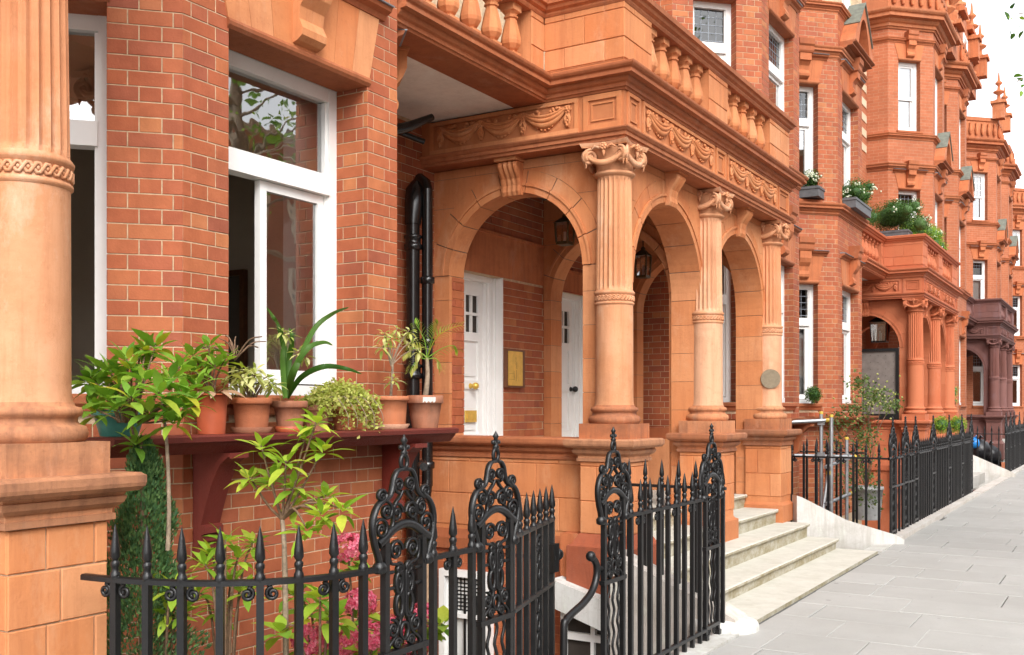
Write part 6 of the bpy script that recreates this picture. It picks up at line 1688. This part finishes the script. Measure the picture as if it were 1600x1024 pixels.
t = pot('flower_pot', 'clay pot with a white lime smear at the right end of the shelf', XP + .03, 5.50, ZS, .122, .085, .215, 'potold', None, .055)
q = MB(); F = Frame((XP + .03, 5.50), (1, 0))
for k in range(7):
    a = -1.05 + k * .10; a2 = a + .11; r = .1235
    q.add([(t.x + r * math.cos(a), t.y + r * math.sin(a), t.z - .05 + .012 * (k % 2)), (t.x + r * math.cos(a2), t.y + r * math.sin(a2), t.z - .05 + .012 * ((k + 1) % 2)), (t.x + r * math.cos(a2), t.y + r * math.sin(a2), t.z - .012), (t.x + r * math.cos(a), t.y + r * math.sin(a), t.z - .012)], [(0, 1, 2, 3)])
q.build('lime_smear', M['white_wall'], bpy.data.objects[[o.name for o in bpy.data.objects if o.get('label', '').startswith('clay pot with a white lime')][0]])
h = thing('small_palm', 'small palm with feathery fronds in the right hand end pot', 'plant', (t.x, t.y, t.z - .03))
D2 = project(t)[2]
stem(h, [t - Vector((0, 0, .03)), P(668, 590, D2), P(667, 560, D2)], .020, .012, 'bark_grey')
FL_ = leaf_mesh('leaflet', .085, .014, 'leaf', .2); FL2 = leaf_mesh('leaflet', .075, .016, 'leaf_lime', .25)
for fi, (pts, me) in enumerate((([(667, 560), (680, 530), (700, 515), (722, 508)], FL2), ([(667, 560), (664, 535), (655, 515), (648, 505)], FL_), ([(667, 560), (675, 530), (680, 515), (685, 505)], FL_), ([(667, 560), (650, 545), (640, 548), (630, 556)], FL2), ([(667, 560), (690, 545), (708, 540), (716, 548)], FL_), ([(667, 562), (655, 560), (645, 572), (640, 582)], FL2), ([(667, 562), (680, 560), (688, 570), (690, 580)], FL2))):
    Pp = smooth_pts([P(u, v, D2 + .12 * math.sin(fi * 2.1) * i / 3) for i, (u, v) in enumerate(pts)], 5); N = len(Pp)
    q = MB(); q.tube(Pp, [.004 - .003 * i / N for i in range(N)], 5); fr = q.build('frond', M['leaf'], h)
    for i in range(3, N):
        tg = (Pp[i] - Pp[i - 1]).normalized(); az = math.atan2(tg.y, tg.x); base_p = math.asin(max(-1, min(1, tg.z)))
        for sg in (-1, 1):
            side = tg.cross(Vector((-.51, .85, .3))).normalized() * sg; d = (tg * .8 + side * .8).normalized()
            inst('leaflet', me, fr, Pp[i], rot=(0, -math.asin(max(-1, min(1, d.z))), math.atan2(d.y, d.x)), scale=(1 - .5 * i / N,) * 3)

# ------------------------------------------------------------------ farther plants and clutter
def box_ball(lab, c, r, cat='topiary', n=900, sc=(1, 1, 1), m='box', name='box_ball', flowers=0, group=None, L=.028):
    h = thing(name, lab, cat, (c[0], c[1], c[2] - r * sc[2]), group)
    c = Vector(c)
    if cat == 'topiary': lumps = [(c, Vector((r * sc[0], r * sc[1], r * sc[2])))]
    else:
        lumps = [(c, Vector((r * sc[0] * .8, r * sc[1] * .8, r * sc[2] * .8)))]
        for k in range(11):
            q_ = r * RND.uniform(.34, .55)
            lumps.append((c + Vector((RND.uniform(-1, 1) * (r * sc[0] - q_ * .6), RND.uniform(-1, 1) * (r * sc[1] - q_ * .6), RND.uniform(-.9, 1) * (r * sc[2] - q_ * .7))), Vector((q_, q_ * 1.2, q_))))
    q = MB()
    for p, d in lumps: q.ball(p, 1.0, 10, 7, tuple(d * .62), .1)
    q.build('core', M['needle'], h, kind='stuff')
    q = MB(); pts = []; tot = sum(d.x * d.y for p, d in lumps)
    for p, d in lumps:
        for i in range(int(n * (1.6 if cat == 'topiary' else 3.2) * d.x * d.y / tot)):
            a = RND.uniform(0, 2 * PI); z = RND.uniform(-1, 1); rr = math.sqrt(1 - z * z); k = RND.uniform(.58, 1.05) + .10 * max(0, RND.gauss(0, 1)) * (cat != 'topiary'); pts.append((p.x + d.x * rr * k * math.cos(a), p.y + d.y * rr * k * math.sin(a), p.z + d.z * z * k))
    scatter_leaves(q, pts, L, L * .6, down=0); q.build('foliage', M[m], h, kind='stuff')
    if flowers:
        q = MB()
        for i in range(flowers):
            p0, d = RND.choice(lumps); a = RND.uniform(-1.7, .3); p = p0 + Vector((d.x * math.cos(a), d.y * math.sin(a), d.z * RND.uniform(-.5, .6)))
            for k in range(7): q.ball(p + Vector((RND.gauss(0, .03), RND.gauss(0, .03), RND.gauss(0, .025))), RND.uniform(.010, .020), 5, 4)
        q.build('blossom', M['flower'], h)
    return h
def planter(lab, x0, y0, x1, y1, z, hgt):
    h = thing('planter_box', lab, 'planter', ((x0 + x1) / 2, (y0 + y1) / 2, z)); q = MB(); F = Frame((x0, y0), (0, 1))
    q.box(x0, y0, z, x1, y1, z + hgt - .02); q.box(x0 - .012, y0 - .012, z + hgt - .04, x1 + .012, y1 + .012, z + hgt); q.build('trough', M['planter'], h)
    q = MB(); q.box(x0 + .02, y0 + .02, z + hgt + .001, x1 - .02, y1 - .02, z + hgt + .012); q.build('soil', M['soil'], h); return h
p = at_depth(1271, 617, 16.9); box_ball('clipped box ball on the ground floor sill beside the louvred shutters', (p.x, p.y, p.z), .135, n=700)
p = at_depth(1268, 300, 17.2)
planter('dark trough on the first floor canted window sill', p.x - .17, p.y - .32, p.x + .2, p.y + .3, 5.13, .17)
box_ball('round box plant with white flowers in the first floor sill trough', (p.x, p.y, 5.47), .18, n=700, flowers=5, cat='topiary')
planter('grey trough on the front sill of the shuttered house below its tall window', -4.2, 17.9, -3.98, 19.1, 5.055, .17)
box_ball('bushy green plant with white flowers in the grey front sill trough', (-4.08, 18.45, 5.42), .24, sc=(1, 2.2, 1.1), n=1500, flowers=9, name='balcony_shrub', cat='shrub')
GP = 'clipped shrubs on the salmon balcony'
planter('grey trough along the recessed part of the salmon balcony', -4.75, 19.9, -4.48, 21.6, 5.05, .22)
box_ball('dark clipped shrub in the recessed trough, low and long', (-4.6, 20.7, 5.55), .36, sc=(.9, 2.5, 1.0), n=2600, name='balcony_shrub', cat='shrub', group=GP, flowers=4)
planter('grey trough across the corner of the salmon balcony', -4.5, 21.95, -3.85, 22.4, 5.05, .22)
box_ball('broad dark hedge filling the balcony corner with white flowers in front', (-4.2, 22.3, 5.62), .42, sc=(1.5, 1.3, .95), n=3200, name='balcony_shrub', cat='shrub', group=GP, flowers=8)
box_ball('bright green bush behind the salmon street balustrade', (-3.95, 23.6, 5.5), .36, sc=(.8, 1.3, 1.05), n=1800, m='leaf', name='balcony_shrub', cat='shrub', group=GP)
box_ball('bright green bush at the far end of the salmon balcony with one white flower', (-3.85, 24.9, 5.42), .36, sc=(.8, 1.3, 1.1), n=1800, m='leaf', name='balcony_shrub', cat='shrub', group=GP, flowers=3)
for (u, lab) in ((1471, 'clipped box ball behind the railing spikes, left of the pair'), (1496, 'clipped box ball behind the railing spikes, right of the pair')):
    p = at_depth(u, 664, 19.5 if u < 1480 else 20.0); box_ball(lab, (p.x, p.y, p.z), .175, n=700, m='leaf')
# scaffold poles
h = thing('scaffold_frame', 'galvanised scaffold poles with yellow end caps standing behind the railing', 'scaffold', (-3.4, 14.2, 0))
pa, pb, pc = at_depth(1283, 645, 13.9), at_depth(1299, 650, 13.7), at_depth(1323, 685, 14.2)
for p in (pa, pb, pc):
    q = MB(); q.tube([(p.x, p.y, -1.5), (p.x, p.y, p.z)], .0245, 10); q.build('pole', M['steel'], h)
    q = MB(); q.lathe([(.027, .02), (.028, .05), (.02, .058)], (p.x, p.y, p.z - .04), 10); q.build('end_cap', M['yellow'], h)
for (a, b) in ((at_depth(1228, 660, 13.9), at_depth(1290, 657, 13.85)), (at_depth(1240, 712, 13.75), at_depth(1332, 714, 14.0)), (at_depth(1290, 730, 13.6), at_depth(1328, 715, 14.3)), (at_depth(1290, 788, 13.6), at_depth(1328, 772, 14.3)), (at_depth(1283, 815, 13.6), at_depth(1294, 742, 13.7))):
    q = MB(); q.tube([a, b], .0245, 10); q.build('crossbar', M['steel'], h)
    q = MB(); d = (b - a).normalized(); q.tube([b, b + d * .05], .029, 10); q.build('end_cap', M['yellow'], h)
q = MB()
for (u, v, D) in ((1283, 660, 13.9), (1283, 712, 13.8), (1323, 714, 14.0), (1299, 716, 13.75)):
    p = at_depth(u, v, D); q.box(p.x - .04, p.y - .04, p.z - .04, p.x + .04, p.y + .04, p.z + .04)
q.build('coupler', M['steel'], h)
# climbing rose and grey pot
p = at_depth(1355, 800, 15.6)
h = thing('planter_pot', 'grey stone pot at the foot of the climbing rose behind the railing', 'pot', (p.x, p.y, -.05))
pot_mb((p.x, p.y, -.05), .24, .19, .5, .05).build('pot_body', M['greypot'], h)
q = MB(); q.lathe([(.2, .45), (.001, .46)], (p.x, p.y, -.05), 20, cap=False); q.build('soil', M['soil'], h)
h = thing('climbing_rose', 'straggly climbing rose rising from behind the railing in front of the salmon porch', 'shrub', (p.x, p.y, .4))
q = MB()
for i in range(16):
    u, v = RND.choice([(1345, 600), (1370, 615), (1390, 632), (1330, 640), (1310, 660), (1355, 650), (1350, 720), (1365, 760), (1300, 680), (1340, 590)])
    e = at_depth(u + RND.uniform(-10, 10), v + RND.uniform(-10, 10), RND.uniform(15, 16.2)); q.tube(smooth_pts([(p.x, p.y, .4), ((p.x + e.x) / 2 + RND.uniform(-.1, .1), (p.y + e.y) / 2, (e.z + .5) / 2), e], 4), .006, 4)
q.build('stem', M['bark'], h)
q = MB(); pts = []
for (u, v, su, sv, n) in ((1345, 598, 14, 14, 170), (1368, 618, 22, 14, 260), (1392, 632, 16, 10, 130), (1335, 640, 22, 14, 200), (1310, 655, 18, 14, 120), (1350, 680, 20, 22, 260), (1345, 730, 20, 30, 300), (1362, 775, 18, 22, 220), (1300, 690, 14, 20, 110), (1325, 760, 18, 30, 180)):
    for i in range(n): pts.append(at_depth(RND.gauss(u, su * .6), RND.gauss(v, sv * .6), RND.uniform(14.9, 16.1)))
scatter_leaves(q, pts, .055, .032); q.build('foliage', M['leaf_olive'], h, kind='stuff')
q = MB()
for i in range(70): q.ball(at_depth(RND.gauss(1362, 20), RND.gauss(620, 20), RND.uniform(14.9, 15.8)), .016, 5, 4)
q.build('bud', M['leaf_pale'], h, kind='stuff')
# screen in the salmon arch
h = thing('framed_screen', 'black framed grey screen closing the lower half of the salmon porch arch', 'screen', (-4.66, 21.95, 1.4)); F = Frame((-5.30, 21.93), (1, 0))
q = MB()
for s0, s1, z0, z1 in ((0, .06, 1.40, 2.86), (1.22, 1.28, 1.40, 2.86), (.06, 1.22, 2.80, 2.86), (.06, 1.22, 1.40, 1.52)): q.fbox(F, s0, s1, -.02, .04, z0, z1)
q.build('frame', M['iron'], h)
q = MB(); q.fbox(F, .06, 1.22, 0, .01, 1.52, 2.80); q.build('screen_panel', M['screen'], h)
q = MB()
for i in range(8):
    for k in range(9): q.ball(F.p(.12 + i * .15, .012, 1.6 + k * .14), .008, 5, 3)
q.build('stud', M['dark'], h)
# bin bags in the far area
for (u, v, D, r, m, lab) in ((1523, 693, 27.2, .13, 'blue', 'blue plastic bag slumped behind the far railing'), (1530, 705, 27.4, .30, 'bin', 'black rubbish sack below the blue bag'), (1546, 712, 28.2, .28, 'bin', 'black rubbish sack nearest the white string wall of the brown porch')):
    p = at_depth(u, v, D); h = thing('rubbish_bag', lab, 'bag', (p.x, p.y, p.z - r)); q = MB(); q.ball((p.x, p.y, p.z), r, 12, 8, (1, 1, 1.05), .10); q.build('sack', M[m], h); q = MB(); q.tube([(p.x, p.y, p.z + r * .95), (p.x + .02, p.y, p.z + r * 1.2), (p.x + .06, p.y, p.z + r * 1.35)], [.05, .03, .06], 7); q.build('knot', M[m], h)
p = at_depth(1502, 620, 33); pot_y = pot('flower_pot', 'small planted pot on the ledge between the salmon and brown porches', -3.9, 27.6, 1.55, .2, .14, .25, 'potold')
box_ball('small grassy plant on the ledge between the salmon and brown porches', (-3.9, 27.6, 1.95), .22, n=500, m='leaf_lime', name='ledge_plant', cat='plant')
# terracotta ledge below the shuttered bay
h = thing('plant_shelf', 'terracotta ledge on curved brackets below the shuttered bay', 'shelf', (-4.1, 17, 1.5))
q = MB(); q.sweep([(-4.62, 17.1), (-4.195, 17.52), (-4.195, 19.4)], [(0, 1.5), (0, 1.41), (.22, 1.41), (.25, 1.44), (.29, 1.47), (.30, 1.5)]); q.sweep([(XC, 12.9), (-4.195, 13.38), (-4.195, 15.25)], [(0, 1.5), (0, 1.41), (.22, 1.41), (.25, 1.44), (.29, 1.47), (.30, 1.5)]); q.build('shelf_board', M['terra_red'], h)
for yy in (17.6, 19.0, 13.6, 14.9):
    q = MB(); F = Frame((-4.19, yy), (0, 1)); a, b = F.p(0, 0, 0), F.p(.14, 0, 0)
    q.sweep([a[:2], b[:2]], [(0, 1.408), (.26, 1.408), (.26, 1.38), (.20, 1.36), (.12, 1.28), (.08, 1.15), (.06, 1.0), (0, .95)]); q.build('bracket', M['terra_red'], h)

# ------------------------------------------------------------------ street tree (its twigs reach into the sky at the upper right) and the houses opposite
h = thing('street_tree', 'street tree whose leafy twigs hang into the sky at the upper right', 'tree', (2.0, 10.6, 0))
stem(h, [(2.0, 10.6, -.1), (2.0, 10.6, 2.0), (1.9, 10.5, 4.2), (2.1, 10.7, 7.0), (2.0, 10.6, 9.0)], .17, .05, 'bark_grey', 'trunk', 10)
q = MB(); tips = []
for k in range(26):
    z = 4.3 + k * .17; a = k * 2.4; L = RND.uniform(1.6, 2.6)
    e = Vector((2.0 + math.cos(a) * L, 10.6 + math.sin(a) * L, z + RND.uniform(.6, 1.4)))
    if e.x < 0.3: e.x = .3 + RND.uniform(0, .3)
    q.tube(smooth_pts([(1.98, 10.6, z), ((e.x + 2) / 2, (e.y + 10.6) / 2, z + .45), e], 3), [.035, .03, .026, .02, .016, .012, .008], 5); tips.append((Vector((1.98, 10.6, z)), e))
tw = [at_depth(1592, 22, 9.0), at_depth(1588, 128, 8.7), at_depth(1604, 60, 8.9)]
for e in tw: q.tube(smooth_pts([(1.95, 10.5, 4.6), (.8, 9.8, 5.0), e], 4), [.02, .018, .015, .012, .010, .008, .006, .005, .004], 5)
q.build('branch', M['bark_grey'], h)
q = MB(); pts = []
for i in range(2600):
    a, e = RND.choice(tips); t = RND.uniform(.3, 1.08); p = a.lerp(e, t); pts.append(p + Vector((RND.gauss(0, .28), RND.gauss(0, .28), RND.gauss(.1, .28))))
pts = [p for p in pts if (lambda w: w is None or w[0] > 1625 or w[1] < -30)(project(p))]
scatter_leaves(q, pts, .11, .07); q.build('crown', M['leaf'], h, kind='stuff')
LT = [leaf_mesh('leaf', .09, .05, 'leaf_deep', .15), leaf_mesh('leaf', .07, .04, 'leaf', .25)]
for (u, v) in ((1582, 14), (1570, 18), (1597, 10), (1580, 30), (1594, 40), (1576, 46), (1585, 52), (1599, 48), (1590, 122), (1598, 118), (1600, 132), (1596, 142), (1602, 20), (1592, 28)):
    p = at_depth(u, v, RND.uniform(8.7, 9.2)); put_leaf(h, RND.choice(LT), p, RND.uniform(0, 6.28), RND.uniform(-1.2, .3), RND.uniform(.7, 1.15), RND.uniform(-.8, .8))

def opposite(y0, y1, lab):
    h = thing('opposite_house', lab, 'house', (17.0, y0, 0), 'houses across the road')
    F = Frame((17.0, y1), (0, -1)); L = y1 - y0; q = MB()
    holes = []
    n = int(L / 2.4)
    for i in range(n):
        c = (i + .5) * L / n
        for z in (.9, 4.3, 7.6): holes.append((c - .55, c + .55, z, z + 2.0))
    wall_mb(q, F, 0, L, -.02, 11.5, holes, -.3, 0); q.box(17.5, y0, -.02, 24, y1, 11.4); q.build('wall', M['brickwork'], h, uv=True)
    q = MB()
    for (a, b, c, d) in holes:
        for s0, s1, z0, z1 in ((a, a + .1, c, d), (b - .1, b, c, d), (a + .1, b - .1, c, c + .1), (a + .1, b - .1, d - .1, d), (a + .1, b - .1, c + 1.0, c + 1.08)): q.fbox(F, s0, s1, -.2, -.1, z0, z1)
        q.fbox(F, (a + b) / 2 - .02, (a + b) / 2 + .02, -.19, -.11, c + 1.08, d - .1)
    q.build('window', M['white'], h)
    q = MB()
    for (a, b, c, d) in holes: q.fbox(F, a, b, -.28, -.21, c, d)
    q.build('pane', M['dark'], h)
    q = MB()
    for z in (3.6, 6.9, 11.2): q.sweep([(17.0, y1), (17.0, y0)], cornice_profile(z, z + .25, .2))
    for (a, b, c, d) in holes:
        q.fbox(F, a - .18, a, 0, .06, c - .1, d); q.fbox(F, b, b + .18, 0, .06, c - .1, d); q.fbox(F, a - .18, b + .18, 0, .08, d, d + .3)
    q.build('cornice', M['cream'], h)
opposite(-12, -1.01, 'red brick house across the road, behind the viewer'); opposite(-1, 12.99, 'red brick house straight across the road'); opposite(13, 27, 'red brick house across the road, farther up the street')
opposite(27.01, 41, 'red brick house across the road, second from the street end'); opposite(41.01, 56, 'red brick house across the road at the street end')
